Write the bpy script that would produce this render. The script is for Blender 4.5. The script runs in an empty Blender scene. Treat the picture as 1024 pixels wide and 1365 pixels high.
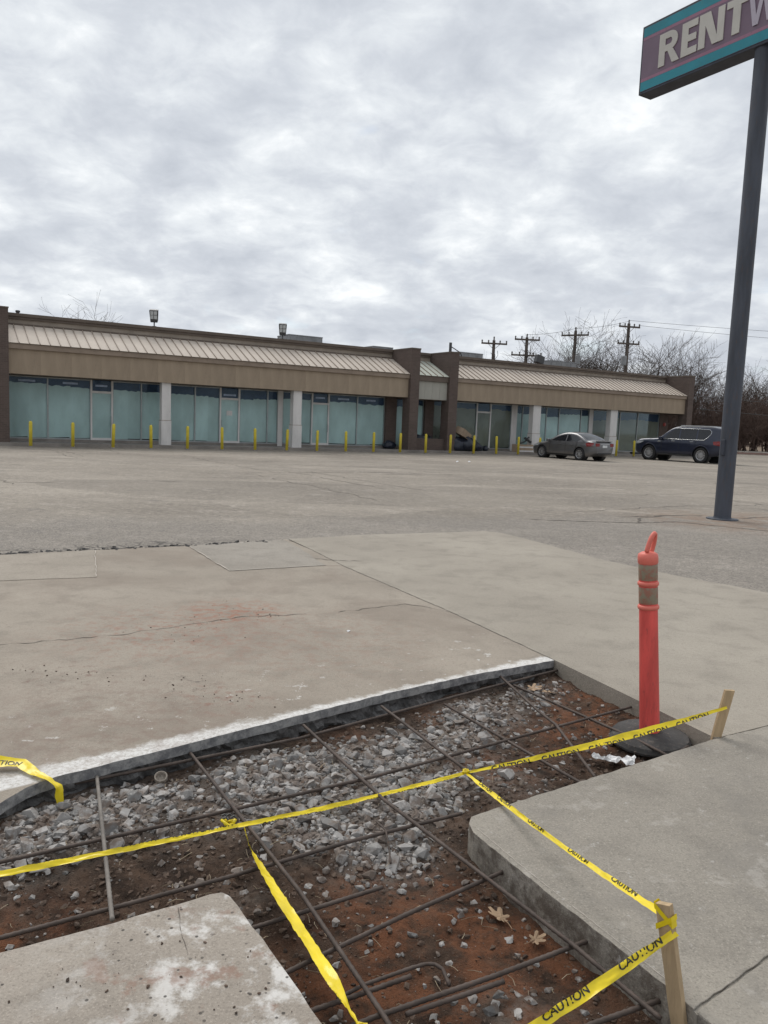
import bpy, bmesh, math, random
from mathutils import Vector, Matrix, noise
R = math.radians
SC = bpy.context.scene
COL = SC.collection

# ------------------------------------------------------------------ camera, sky, sun, exposure
cd = bpy.data.cameras.new('camera'); cam = bpy.data.objects.new('camera', cd); COL.objects.link(cam)
cd.sensor_fit = 'HORIZONTAL'; cd.sensor_width = 36.0; cd.lens = 36.0 * 1047.19 / 1024.0
cd.clip_start = 0.05; cd.clip_end = 3000.0
PITCH, ROLL = 0.11374, 0.04048
fwd = Vector((0, math.cos(PITCH), -math.sin(PITCH))); up0 = Vector((0, math.sin(PITCH), math.cos(PITCH))); rt0 = Vector((1, 0, 0))
rt = rt0 * math.cos(ROLL) + up0 * math.sin(ROLL); up = up0 * math.cos(ROLL) - rt0 * math.sin(ROLL)
cam.matrix_world = Matrix(((rt.x, up.x, -fwd.x, 0), (rt.y, up.y, -fwd.y, 0), (rt.z, up.z, -fwd.z, 1.6), (0, 0, 0, 1)))
SC.camera = cam
SC.view_settings.view_transform = 'Standard'; SC.view_settings.look = 'None'
SC.view_settings.exposure = 0.38; SC.view_settings.gamma = 1.0; SC.view_settings.use_curve_mapping = False
SC.cycles.max_bounces = 6; SC.cycles.transparent_max_bounces = 12
try: SC.cycles.use_denoising = True
except Exception: pass

SUN_EL, SUN_AZ = R(52), R(-28)           # azimuth from +Y towards +X
world = bpy.data.worlds.new('World'); SC.world = world; world.use_nodes = True
nt = world.node_tree; nt.nodes.clear()
def wn(t, **k):
    n = nt.nodes.new(t)
    for a, b in k.items(): setattr(n, a, b)
    return n
def wl(a, b): nt.links.new(a, b)
out = wn('ShaderNodeOutputWorld'); bg = wn('ShaderNodeBackground'); bg.inputs[1].default_value = 0.1
wl(bg.outputs[0], out.inputs[0])
sky = wn('ShaderNodeTexSky', sky_type='NISHITA', sun_disc=False, sun_elevation=SUN_EL, sun_rotation=SUN_AZ)
tc = wn('ShaderNodeTexCoord'); sep = wn('ShaderNodeSeparateXYZ'); wl(tc.outputs['Generated'], sep.inputs[0])
def wmath(op, a, b=None, c=None):
    n = wn('ShaderNodeMath', operation=op)
    for i, v in enumerate((a, b, c)):
        if v is None: continue
        if isinstance(v, (int, float)): n.inputs[i].default_value = v
        else: wl(v, n.inputs[i])
    return n.outputs[0]
zc = wmath('ADD', wmath('MAXIMUM', sep.outputs[2], 0.0), 0.30)
cx = wmath('DIVIDE', sep.outputs[0], zc); cy = wmath('DIVIDE', sep.outputs[1], zc)
comb = wn('ShaderNodeCombineXYZ'); wl(cx, comb.inputs[0]); wl(cy, comb.inputs[1])
def wnoise(scale, detail, rough, dist=0.0, off=(0, 0, 0)):
    mp = wn('ShaderNodeMapping'); mp.inputs['Location'].default_value = off; wl(comb.outputs[0], mp.inputs[0])
    n = wn('ShaderNodeTexNoise'); n.inputs['Scale'].default_value = scale; n.inputs['Detail'].default_value = detail
    n.inputs['Roughness'].default_value = rough; n.inputs['Distortion'].default_value = dist
    wl(mp.outputs[0], n.inputs['Vector']); return n.outputs['Fac']
n1 = wnoise(3.3, 6, 0.52, 0.12, (3.1, 1.7, 0)); n2 = wnoise(9.0, 6, 0.6, 0.3, (7.7, 2.2, 0)); n3 = wnoise(0.9, 3, 0.5, 0.0, (1.2, 9.4, 0))
cl = wmath('ADD', wmath('MULTIPLY', n1, 0.42), wmath('ADD', wmath('MULTIPLY', n2, 0.30), wmath('MULTIPLY', n3, 0.28)))
ramp = wn('ShaderNodeValToRGB'); wl(cl, ramp.inputs[0])
e = ramp.color_ramp.elements
e[0].position = 0.37; e[0].color = (4.2, 4.5, 5.0, 1)
e[1].position = 0.64; e[1].color = (8.5, 8.65, 8.7, 1)
m = ramp.color_ramp.elements.new(0.47); m.color = (5.15, 5.45, 5.9, 1)
m = ramp.color_ramp.elements.new(0.545); m.color = (6.35, 6.65, 6.95, 1)
gap = wn('ShaderNodeValToRGB'); wl(wnoise(2.6, 4, 0.5, 0.2, (5.0, 4.0, 0)), gap.inputs[0])
gap.color_ramp.elements[0].position = 0.64; gap.color_ramp.elements[0].color = (0, 0, 0, 1)
gap.color_ramp.elements[1].position = 0.78; gap.color_ramp.elements[1].color = (0.6, 0.6, 0.6, 1)
mx = wn('ShaderNodeMix', data_type='RGBA'); wl(gap.outputs[0], mx.inputs[0]); wl(ramp.outputs[0], mx.inputs[6]); wl(sky.outputs[0], mx.inputs[7])
wl(mx.outputs[2], bg.inputs[0])

sd = bpy.data.lights.new('sun', 'SUN'); sun = bpy.data.objects.new('sun', sd); COL.objects.link(sun)
sd.energy = 1.5; sd.angle = R(32); sd.color = (1.0, 0.96, 0.9)
sdir = Vector((math.sin(SUN_AZ) * math.cos(SUN_EL), math.cos(SUN_AZ) * math.cos(SUN_EL), math.sin(SUN_EL)))
sun.rotation_euler = sdir.to_track_quat('Z', 'Y').to_euler(); sun.location = (0, 0, 60)

# ------------------------------------------------------------------ mesh helpers
class MB:
    def __init__(s): s.v = []; s.f = []
    def add(s, vs, fs):
        o = len(s.v); s.v += [tuple(v) for v in vs]; s.f += [tuple(i + o for i in f) for f in fs]; return s
    def box(s, x0, x1, y0, y1, z0, z1, M=None):
        vs = [Vector(p) for p in ((x0,y0,z0),(x1,y0,z0),(x1,y1,z0),(x0,y1,z0),(x0,y0,z1),(x1,y0,z1),(x1,y1,z1),(x0,y1,z1))]
        if M: vs = [M @ v for v in vs]
        return s.add(vs, [(3,2,1,0),(4,5,6,7),(0,1,5,4),(1,2,6,5),(2,3,7,6),(3,0,4,7)])
    def prism(s, poly, z0, z1):
        n = len(poly)
        if sum(poly[i][0]*poly[(i+1)%n][1]-poly[(i+1)%n][0]*poly[i][1] for i in range(n)) < 0: poly = poly[::-1]
        vs = [(p[0], p[1], z0) for p in poly] + [(p[0], p[1], z1) for p in poly]
        return s.add(vs, [tuple(range(n))[::-1], tuple(range(n, 2*n))] + [(i, (i+1)%n, n+(i+1)%n, n+i) for i in range(n)])
    def extr(s, poly, axis, a, b):      # outline in the other two axes, extruded along axis
        mk3 = {'x': lambda p, t: (t, p[0], p[1]), 'y': lambda p, t: (p[0], t, p[1])}[axis]
        n = len(poly); vs = [mk3(p, a) for p in poly] + [mk3(p, b) for p in poly]
        return s.add(vs, [tuple(range(n)), tuple(range(n, 2*n))[::-1]] + [(i, n+i, n+(i+1)%n, (i+1)%n) for i in range(n)])
    def tube(s, pts, rs, n=8, cap=True):
        pts = [Vector(p) for p in pts]
        if not isinstance(rs, (list, tuple)): rs = [rs]*len(pts)
        rings = []; pa = None
        for i, p in enumerate(pts):
            t = (pts[min(i+1, len(pts)-1)] - pts[max(i-1, 0)]).normalized()
            a = pa if pa else (Vector((1,0,0)) if abs(t.x) < 0.8 else Vector((0,1,0)))
            a = (a - t*a.dot(t)).normalized(); pa = a; b = t.cross(a)
            rings.append([p + (a*math.cos(2*math.pi*k/n) + b*math.sin(2*math.pi*k/n))*rs[i] for k in range(n)])
        vs = [v for r in rings for v in r]
        fs = [(i*n+k, i*n+(k+1)%n, (i+1)*n+(k+1)%n, (i+1)*n+k) for i in range(len(pts)-1) for k in range(n)]
        if cap: fs += [tuple(range(n))[::-1], tuple((len(pts)-1)*n+k for k in range(n))]
        return s.add(vs, fs)
    def lathe(s, prof, n=24, M=None, cap=True):
        vs = [Vector((r*math.cos(2*math.pi*k/n), r*math.sin(2*math.pi*k/n), z)) for r, z in prof for k in range(n)]
        if M: vs = [M @ v for v in vs]
        m_ = len(prof)
        fs = [(i*n+k, i*n+(k+1)%n, (i+1)*n+(k+1)%n, (i+1)*n+k) for i in range(m_-1) for k in range(n)]
        if cap: fs += [tuple(range(n))[::-1], tuple((m_-1)*n+k for k in range(n))]
        return s.add(vs, fs)
    def mesh(s, name, mat, smooth=False, fix=True):
        me = bpy.data.meshes.new(name); me.from_pydata(s.v, [], s.f); me.update()
        if fix:
            bm = bmesh.new(); bm.from_mesh(me); bmesh.ops.recalc_face_normals(bm, faces=bm.faces); bm.to_mesh(me); bm.free()
        if mat: me.materials.append(mat)
        if smooth:
            me.polygons.foreach_set('use_smooth', [True]*len(me.polygons))
        return me
    def build(s, name, mat, parent=None, smooth=False, bevel=0, fix=True, angle=None):
        o = bpy.data.objects.new(name, s.mesh(name, mat, smooth, fix)); COL.objects.link(o)
        if parent: o.parent = parent
        if bevel:
            b = o.modifiers.new('bevel', 'BEVEL'); b.width = bevel; b.segments = 2; b.limit_method = 'ANGLE'; b.angle_limit = R(40)
        if angle:
            o.data.polygons.foreach_set('use_smooth', [True]*len(o.data.polygons))
            try: o.data.set_sharp_from_angle(angle=R(angle))
            except Exception: pass
        return o
def empty(name, loc=(0, 0, 0), rz=0.0):
    o = bpy.data.objects.new(name, None); COL.objects.link(o); o.location = loc; o.rotation_euler = (0, 0, rz); o.empty_display_size = 0.2; return o
def tag(o, label=None, cat=None, group=None, kind=None):
    if label: o['label'] = label
    if cat: o['category'] = cat
    if group: o['group'] = group
    if kind: o['kind'] = kind
    return o
def inst(me, name, parent=None, loc=(0, 0, 0)):
    o = bpy.data.objects.new(name, me); COL.objects.link(o); o.location = loc
    if parent: o.parent = parent
    return o
def copy_tree(o, parent=None):
    c = o.copy(); COL.objects.link(c)
    if parent: c.parent = parent
    for ch in o.children: copy_tree(ch, c)
    return c
def inpoly(x, y, P):
    c = False; j = len(P)-1
    for i in range(len(P)):
        if (P[i][1] > y) != (P[j][1] > y) and x < (P[j][0]-P[i][0])*(y-P[i][1])/(P[j][1]-P[i][1])+P[i][0]: c = not c
        j = i
    return c
def edge_dist(x, y, P):
    d = 9e9
    for i in range(len(P)):
        a = Vector(P[i]); b = Vector(P[(i+1) % len(P)]); ab = b-a; t = max(0, min(1, (Vector((x, y))-a).dot(ab)/ab.length_squared))
        d = min(d, (Vector((x, y))-a-ab*t).length)
    return d
def jag(pts, step, amp, seed, closed=False):
    rnd = random.Random(seed); o = []
    n = len(pts) if closed else len(pts)-1
    for i in range(n):
        a = Vector(pts[i]); b = Vector(pts[(i+1) % len(pts)]); k = max(1, int((b-a).length/step)); nn = Vector((-(b-a).y, (b-a).x)).normalized()
        for j in range(k):
            o.append(tuple(a+(b-a)*(j/k)+(nn*rnd.uniform(-amp, amp) if j else Vector((0, 0)))))
    if not closed: o.append(tuple(pts[-1]))
    return o

# ------------------------------------------------------------------ material helpers
class NT:
    def __init__(s, name):
        s.m = bpy.data.materials.new(name); s.m.use_nodes = True; s.t = s.m.node_tree; s.b = s.t.nodes['Principled BSDF']
        s.geo = None; s.tcn = None
    def n(s, t, **k):
        x = s.t.nodes.new(t)
        for a, b in k.items(): setattr(x, a, b)
        return x
    def l(s, a, b): s.t.links.new(a, b)
    def pos(s):
        if not s.geo: s.geo = s.n('ShaderNodeNewGeometry')
        return s.geo.outputs['Position']
    def obj(s):
        if not s.tcn: s.tcn = s.n('ShaderNodeTexCoord')
        return s.tcn.outputs['Object']
    def mapping(s, vec, scale=(1, 1, 1), rot=(0, 0, 0), loc=(0, 0, 0)):
        x = s.n('ShaderNodeMapping'); s.l(vec, x.inputs[0]); x.inputs['Scale'].default_value = scale; x.inputs['Rotation'].default_value = rot; x.inputs['Location'].default_value = loc
        return x.outputs[0]
    def noise(s, vec, scale, detail=4, rough=0.5, dist=0.0):
        x = s.n('ShaderNodeTexNoise'); s.l(vec, x.inputs['Vector']); x.inputs['Scale'].default_value = scale; x.inputs['Detail'].default_value = detail
        x.inputs['Roughness'].default_value = rough; x.inputs['Distortion'].default_value = dist; return x.outputs['Fac']
    def voro(s, vec, scale, feature='F1', out='Distance'):
        x = s.n('ShaderNodeTexVoronoi', feature=feature); s.l(vec, x.inputs['Vector']); x.inputs['Scale'].default_value = scale; return x.outputs[out]
    def math(s, op, a, b=None, c=None, clamp=False):
        x = s.n('ShaderNodeMath', operation=op); x.use_clamp = clamp
        for i, v in enumerate((a, b, c)):
            if v is None: continue
            if isinstance(v, (int, float)): x.inputs[i].default_value = v
            else: s.l(v, x.inputs[i])
        return x.outputs[0]
    def step(s, v, a, b):   # smooth 0..1 between a and b
        x = s.n('ShaderNodeMapRange', interpolation_type='SMOOTHSTEP'); s.l(v, x.inputs[0]); x.inputs[1].default_value = a; x.inputs[2].default_value = b
        return x.outputs[0]
    def mix(s, f, a, b, mode='MIX'):
        x = s.n('ShaderNodeMix', data_type='RGBA', blend_type=mode)
        for i, v in ((0, f), (6, a), (7, b)):
            if isinstance(v, (int, float)): x.inputs[i].default_value = v
            elif isinstance(v, tuple): x.inputs[i].default_value = v + (1,) if len(v) == 3 else v
            else: s.l(v, x.inputs[i])
        return x.outputs[2]
    def near(s, c, r0, r1):     # 1 inside r0 of world xy point, 0 outside r1
        x = s.n('ShaderNodeVectorMath', operation='DISTANCE')
        f = s.n('ShaderNodeVectorMath', operation='MULTIPLY'); s.l(s.pos(), f.inputs[0]); f.inputs[1].default_value = (1, 1, 0)
        s.l(f.outputs[0], x.inputs[0]); x.inputs[1].default_value = (c[0], c[1], 0)
        return s.step(x.outputs['Value'], r1, r0)
    def dot(s, d, off=0.0):
        x = s.n('ShaderNodeVectorMath', operation='DOT_PRODUCT'); s.l(s.pos(), x.inputs[0]); x.inputs[1].default_value = d
        return s.math('ADD', x.outputs['Value'], off)
    def bump(s, h, strength=0.3, dist=0.01):
        x = s.n('ShaderNodeBump'); x.inputs['Strength'].default_value = strength; x.inputs['Distance'].default_value = dist; s.l(h, x.inputs['Height']); s.l(x.outputs[0], s.b.inputs['Normal'])
    def col(s, c, rough=0.8, metal=0.0, spec=0.5):
        if isinstance(c, tuple): s.b.inputs['Base Color'].default_value = c + (1,)
        else: s.l(c, s.b.inputs['Base Color'])
        if isinstance(rough, (int, float)): s.b.inputs['Roughness'].default_value = rough
        else: s.l(rough, s.b.inputs['Roughness'])
        s.b.inputs['Metallic'].default_value = metal; s.b.inputs['Specular IOR Level'].default_value = spec
        return s.m

def grunge(name, c, var=0.25, rough=0.8, scale=3.0, metal=0.0, bump=0.0, dirt=(0.08, 0.06, 0.05), dirt_amt=0.3, stretch=(1, 1, 1), rnd=0.0, spec=0.4):
    k = NT(name); v = k.mapping(k.obj(), stretch)
    a = k.noise(v, scale, 6, 0.6); b = k.noise(v, scale*6, 5, 0.6)
    d = tuple(x*(1-var) for x in c); l_ = tuple(min(1, x*(1+var)) for x in c)
    col = k.mix(k.step(a, 0.3, 0.7), d, l_)
    col = k.mix(k.math('MULTIPLY', k.step(b, 0.55, 0.8), dirt_amt), col, dirt)
    if rnd:
        oi = k.n('ShaderNodeObjectInfo'); g = k.math('MULTIPLY_ADD', oi.outputs['Random'], rnd, 1-rnd*0.5)
        h = k.n('ShaderNodeMix', data_type='RGBA', blend_type='MULTIPLY'); h.inputs[0].default_value = 1.0; k.l(col, h.inputs[6])
        cc = k.n('ShaderNodeCombineColor'); [k.l(g, cc.inputs[i]) for i in range(3)]; k.l(cc.outputs[0], h.inputs[7]); col = h.outputs[2]
    if bump: k.bump(b, bump, 0.01)
    return k.col(col, rough, metal, spec)

def concrete(name, c1, c2, apron=False, slab=False, walk=False):
    k = NT(name); p = k.pos()
    big = k.noise(p, 0.55, 5, 0.55); mid = k.noise(p, 3.2, 6, 0.62, 0.3); fine = k.noise(p, 38, 4, 0.7); grit = k.noise(p, 120, 3, 0.75)
    col = k.mix(k.step(big, 0.32, 0.68), c1, c2)
    col = k.mix(k.math('MULTIPLY', k.step(mid, 0.45, 0.70), 0.5), col, tuple(x*0.72 for x in c1))
    col = k.mix(k.math('MULTIPLY', k.step(fine, 0.48, 0.72), 0.38), col, tuple(x*0.55 for x in c1))
    col = k.mix(k.math('MULTIPLY', k.step(grit, 0.54, 0.68), 0.5), col, tuple(min(1, x*1.4) for x in c2))
    col = k.mix(k.math('MULTIPLY', k.step(grit, 0.46, 0.32), 0.5), col, tuple(x*0.45 for x in c1))
    # fine aggregate speckle
    pit = k.voro(p, 60); pm = k.math('MULTIPLY', k.step(pit, 0.16, 0.05), k.step(k.noise(p, 5, 3), 0.55, 0.68))
    col = k.mix(k.math('MULTIPLY', pm, 0.7), col, (0.06, 0.05, 0.045))
    if apron:
        # saw-cut slurry left white along the trench edge
        d = k.dot((-0.617, 0.787, 0), -(-0.617*-1.39 + 0.787*3.28))
        w = k.math('ADD', d, k.math('MULTIPLY', k.math('SUBTRACT', k.noise(p, 9, 6, 0.65), 0.5), 0.22))
        wid = k.math('MULTIPLY_ADD', k.dot((0.787, 0.617, 0), 0.94), -0.012, 0.155)
        w = k.math('SUBTRACT', w, wid)
        band = k.math('MULTIPLY', k.step(w, 0.035, -0.035), k.step(d, -0.02, 0.0))
        band = k.math('MULTIPLY', band, k.math('MULTIPLY_ADD', k.noise(p, 24, 5, 0.7), 0.75, 0.45), clamp=True)
        band = k.math('MULTIPLY', band, k.math('MULTIPLY_ADD', k.step(k.noise(p, 55, 5, 0.8), 0.36, 0.56), 0.6, 0.4))
        bd = k.step(k.noise(k.mapping(p, loc=(1, 8, 0)), 0.8, 6, 0.65, .4), 0.46, 0.66); col = k.mix(k.math('MULTIPLY', bd, 0.5), col, (0.215, 0.175, 0.14))
        col = k.mix(band, col, (0.74, 0.73, 0.71))
        sp = k.math('MULTIPLY', k.step(k.noise(p, 7.5, 5, 0.7), 0.60, 0.66), k.step(d, 1.2, 0.25))
        col = k.mix(k.math('MULTIPLY', sp, 0.6), col, (0.66, 0.64, 0.61))
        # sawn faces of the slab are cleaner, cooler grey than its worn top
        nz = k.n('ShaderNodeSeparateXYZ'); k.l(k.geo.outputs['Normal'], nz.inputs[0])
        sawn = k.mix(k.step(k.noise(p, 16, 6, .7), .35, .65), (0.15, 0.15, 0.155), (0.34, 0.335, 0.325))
        for c, r0, r1, cc, am, thr in (((-1.2, 6.331), .12, .62, (0.30, 0.135, 0.085), .75, .46), ((-1.55, 5.7), .2, 1.2, (0.27, 0.14, 0.10), .6, .48), ((-1.18, 4.56), .05, .35, (0.06, 0.045, 0.04), .8, .54),
                                  ((-0.88, 4.33), .05, .4, (0.22, 0.11, 0.08), .7, .5), ((-1.88, 4.6), .1, .55, (0.16, 0.09, 0.07), .6, .52), ((-0.5, 5.6), .3, 1.3, (0.26, 0.17, 0.13), .45, .47), ((-1.4, 3.95), .2, 1.0, (0.21, 0.15, 0.12), .45, .45)):
            mk = k.math('MULTIPLY', k.near(c, r0, r1), k.step(k.noise(k.mapping(p, (1, 1, 1), loc=(c[0]*3, c[1], 0)), 11, 6, 0.75), thr, thr+.14))
            col = k.mix(k.math('MULTIPLY', mk, am), col, cc)
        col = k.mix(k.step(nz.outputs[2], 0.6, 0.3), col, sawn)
    if slab:
        wh = k.math('MULTIPLY', k.step(k.noise(p, 6.5, 7, 0.7, 0.08), 0.47, 0.62), k.near((-0.33, 2.2), 0.15, 0.75))
        col = k.mix(k.math('MULTIPLY', wh, 0.85), col, (0.66, 0.64, 0.61))
        rd = k.math('MULTIPLY', k.step(k.noise(k.mapping(p, loc=(4, 7, 0)), 7, 5, 0.65), 0.55, 0.66), k.near((-0.4, 1.95), 0.2, 0.8))
        col = k.mix(k.math('MULTIPLY', rd, 0.65), col, (0.25, 0.15, 0.11))
        dk = k.step(k.noise(k.mapping(p, loc=(9, 1, 0)), 16, 5, 0.7), 0.66, 0.72)
        col = k.mix(k.math('MULTIPLY', dk, 0.7), col, (0.10, 0.08, 0.065))
        spv = k.voro(k.mapping(p, loc=(3, 3, 0)), 30); sp = k.math('MULTIPLY', k.step(spv, 0.20, 0.12), k.step(k.noise(p, 5.0, 3), 0.44, 0.54))
        col = k.mix(k.math('MULTIPLY', sp, 0.85), col, (0.05, 0.045, 0.04))
    if walk:
        dk = k.step(k.noise(k.mapping(p, loc=(2, 5, 0)), 2.1, 6, 0.65, .3), 0.50, 0.66); col = k.mix(k.math('MULTIPLY', dk, 0.45), col, (0.19, 0.175, 0.155))
        ws = k.step(k.noise(k.mapping(p, loc=(7, 1, 0)), 4.2, 7, 0.72), 0.56, 0.66); col = k.mix(k.math('MULTIPLY', ws, 0.35), col, (0.46, 0.43, 0.39))
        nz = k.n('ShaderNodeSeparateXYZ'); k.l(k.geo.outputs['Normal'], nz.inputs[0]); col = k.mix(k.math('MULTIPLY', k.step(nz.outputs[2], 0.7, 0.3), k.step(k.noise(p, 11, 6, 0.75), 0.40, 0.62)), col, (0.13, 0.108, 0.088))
        sp = k.step(k.noise(p, 13, 6, 0.75), 0.60, 0.70)
        col = k.mix(k.math('MULTIPLY', sp, 0.5), col, (0.55, 0.53, 0.5))
    h = k.math('ADD', k.math('MULTIPLY', fine, 0.6), k.math('MULTIPLY', grit, 0.5))
    k.bump(h, 0.75, 0.008)
    return k.col(col, 0.88, 0, 0.3)

def asphalt(name):
    k = NT(name); p = k.pos(); rz = R(31.6)
    pr = k.mapping(p, (0.42, 1.0, 1), rot=(0, 0, -rz))
    big = k.noise(p, 0.16, 5, 0.6); st = k.noise(pr, 0.55, 6, 0.62, 0.6); st2 = k.noise(p, 1.7, 7, 0.7, 0.2); st3 = k.noise(p, 9.0, 5, 0.7)
    g1 = k.noise(p, 55, 3, 0.75); g2 = k.voro(p, 75, out='Color'); lum = k.n('ShaderNodeSeparateColor'); k.l(g2, lum.inputs[0])
    col = k.mix(k.step(big, 0.3, 0.7), (0.20, 0.175, 0.146), (0.30, 0.264, 0.22))
    col = k.mix(k.math('MULTIPLY', k.step(st, 0.52, 0.70), 0.5), col, (0.40, 0.355, 0.30))
    col = k.mix(k.math('MULTIPLY', k.step(st, 0.46, 0.30), 0.5), col, (0.165, 0.145, 0.122))
    col = k.mix(k.math('MULTIPLY', k.step(st2, 0.54, 0.66), 0.55), col, (0.37, 0.33, 0.29))
    col = k.mix(k.math('MULTIPLY', k.step(st2, 0.45, 0.32), 0.55), col, (0.16, 0.145, 0.13))
    col = k.mix(k.math('MULTIPLY', k.step(st3, 0.52, 0.66), 0.45), col, (0.42, 0.37, 0.315)); col = k.mix(k.math('MULTIPLY', k.step(st3, 0.47, 0.34), 0.45), col, (0.13, 0.115, 0.10))
    pv = k.n('ShaderNodeTexVoronoi'); k.l(k.mapping(p, (0.13, 0.30, 1), rot=(0, 0, -rz)), pv.inputs['Vector']); pv.inputs['Scale'].default_value = 1.0; pv.inputs['Randomness'].default_value = .8; pc = k.n('ShaderNodeSeparateColor'); k.l(pv.outputs['Color'], pc.inputs[0])
    col = k.mix(k.math('MULTIPLY', k.step(pc.outputs[0], 0.72, 0.76), 0.22), col, (0.17, 0.152, 0.13)); col = k.mix(k.math('MULTIPLY', k.step(pc.outputs[1], 0.76, 0.8), 0.2), col, (0.40, 0.355, 0.30))
    # coarse open chip seal between the apron and the lot
    dz = k.dot((-0.35, 1.0, 0), 0.0)
    zone = k.step(k.math('ADD', dz, k.math('MULTIPLY', k.math('SUBTRACT', k.noise(p, 0.8, 5), 0.5), 3.0)), 14.2, 12.2)
    col = k.mix(k.math('MULTIPLY', zone, 0.45), col, (0.215, 0.197, 0.178))
    sp = k.math('MULTIPLY_ADD', lum.outputs[0], 0.75, 0.62); cc = k.n('ShaderNodeCombineColor'); [k.l(sp, cc.inputs[i]) for i in range(3)]
    col = k.mix(k.math('MULTIPLY_ADD', zone, 0.45, 0.5), col, k.mix(1.0, col, cc.outputs[0], 'MULTIPLY'))
    col = k.mix(k.math('MULTIPLY', k.step(g1, 0.58, 0.7), 0.4), col, (0.42, 0.39, 0.36))
    col = k.mix(k.math('MULTIPLY', k.step(g1, 0.42, 0.3), 0.5), col, (0.10, 0.09, 0.085))
    # alligator cracking along the edge of the apron
    ed = k.dot((-0.53, 0.85, 0), -(-0.53*-4.15+0.85*8.4)); al = k.dot((0.85, 0.53, 0), -(0.85*-4.15+0.53*8.4))
    am = k.math('MULTIPLY', k.step(k.math('ADD', ed, k.math('MULTIPLY', k.math('SUBTRACT', k.noise(p, 2.5, 4), 0.5), 0.7)), 0.62, 0.25), k.step(al, 3.4, 1.6))
    vc = k.voro(k.mapping(p, (1, 1, 1)), 7.0, 'DISTANCE_TO_EDGE')
    col = k.mix(k.math('MULTIPLY', am, k.step(vc, 0.10, 0.03)), col, (0.055, 0.05, 0.045))
    # rusty soil round the sign pole
    nr = k.math('ADD', k.near((6.7, 14.9), 0.6, 2.6), k.near((8.6, 15.3), 0.6, 2.3), clamp=True)
    so = k.math('MULTIPLY', nr, k.step(k.noise(p, 2.2, 5, 0.65), 0.36, 0.58))
    col = k.mix(k.math('MULTIPLY', so, 0.6), col, (0.22, 0.145, 0.10))
    k.bump(k.math('ADD', g1, lum.outputs[0]), 0.4, 0.006)
    return k.col(col, 0.9, 0, 0.25)

def brick(name):
    k = NT(name); o = k.obj()
    b = k.n('ShaderNodeTexBrick'); sx = k.n('ShaderNodeSeparateXYZ'); k.l(o, sx.inputs[0]); cb = k.n('ShaderNodeCombineXYZ')
    k.l(k.math('ADD', sx.outputs[0], sx.outputs[1]), cb.inputs[0]); k.l(sx.outputs[2], cb.inputs[1]); k.l(cb.outputs[0], b.inputs['Vector'])
    b.inputs['Scale'].default_value = 1.0; b.inputs['Brick Width'].default_value = 0.21; b.inputs['Row Height'].default_value = 0.075; b.inputs['Mortar Size'].default_value = 0.006
    b.inputs['Color1'].default_value = (0.082, 0.060, 0.051, 1); b.inputs['Color2'].default_value = (0.108, 0.078, 0.066, 1); b.inputs['Mortar'].default_value = (0.13, 0.105, 0.09, 1)
    c = k.mix(k.math('MULTIPLY', k.step(k.noise(o, 1.5, 5), 0.4, 0.7), 0.4), b.outputs['Color'], (0.075, 0.052, 0.045))
    k.bump(b.outputs['Fac'], -0.4, 0.01); return k.col(c, 0.9)

def glass(name):
    k = NT(name); k.t.nodes.remove(k.b); o = k.t.nodes['Material Output']
    tr = k.n('ShaderNodeBsdfTransparent'); tr.inputs[0].default_value = (0.93, 0.97, 0.97, 1); gl = k.n('ShaderNodeBsdfGlossy'); gl.inputs['Roughness'].default_value = 0.04; gl.inputs[0].default_value = (0.8, 0.9, 0.95, 1)
    fr = k.n('ShaderNodeFresnel'); fr.inputs[0].default_value = 1.22; mxs = k.n('ShaderNodeMixShader'); k.l(fr.outputs[0], mxs.inputs[0]); k.l(tr.outputs[0], mxs.inputs[1]); k.l(gl.outputs[0], mxs.inputs[2]); k.l(mxs.outputs[0], o.inputs[0])
    return k.m

def paint(name, c, coat=0.6, rough=0.35, metal=0.4):
    k = NT(name); n_ = k.noise(k.obj(), 2.5, 4); col = k.mix(k.step(n_, 0.3, 0.7), tuple(x*0.9 for x in c), tuple(x*1.1 for x in c))
    dz = k.n('ShaderNodeSeparateXYZ'); k.l(k.obj(), dz.inputs[0])
    dust = k.math('MULTIPLY', k.step(k.math('ADD', dz.outputs[2], k.math('MULTIPLY', k.noise(k.obj(), 8, 4), 0.2)), 0.62, 0.25), 0.35)
    col = k.mix(dust, col, (0.2, 0.17, 0.14))
    k.b.inputs['Coat Weight'].default_value = coat; k.b.inputs['Coat Roughness'].default_value = 0.08
    return k.col(col, rough, metal)

def plain(name, c, rough=0.5, metal=0.0, var=0.15, spec=0.5):
    k = NT(name); n_ = k.noise(k.obj(), 9, 4); return k.col(k.mix(k.step(n_, 0.3, 0.7), tuple(x*(1-var) for x in c), tuple(min(1, x*(1+var)) for x in c)), rough, metal, spec)

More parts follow.
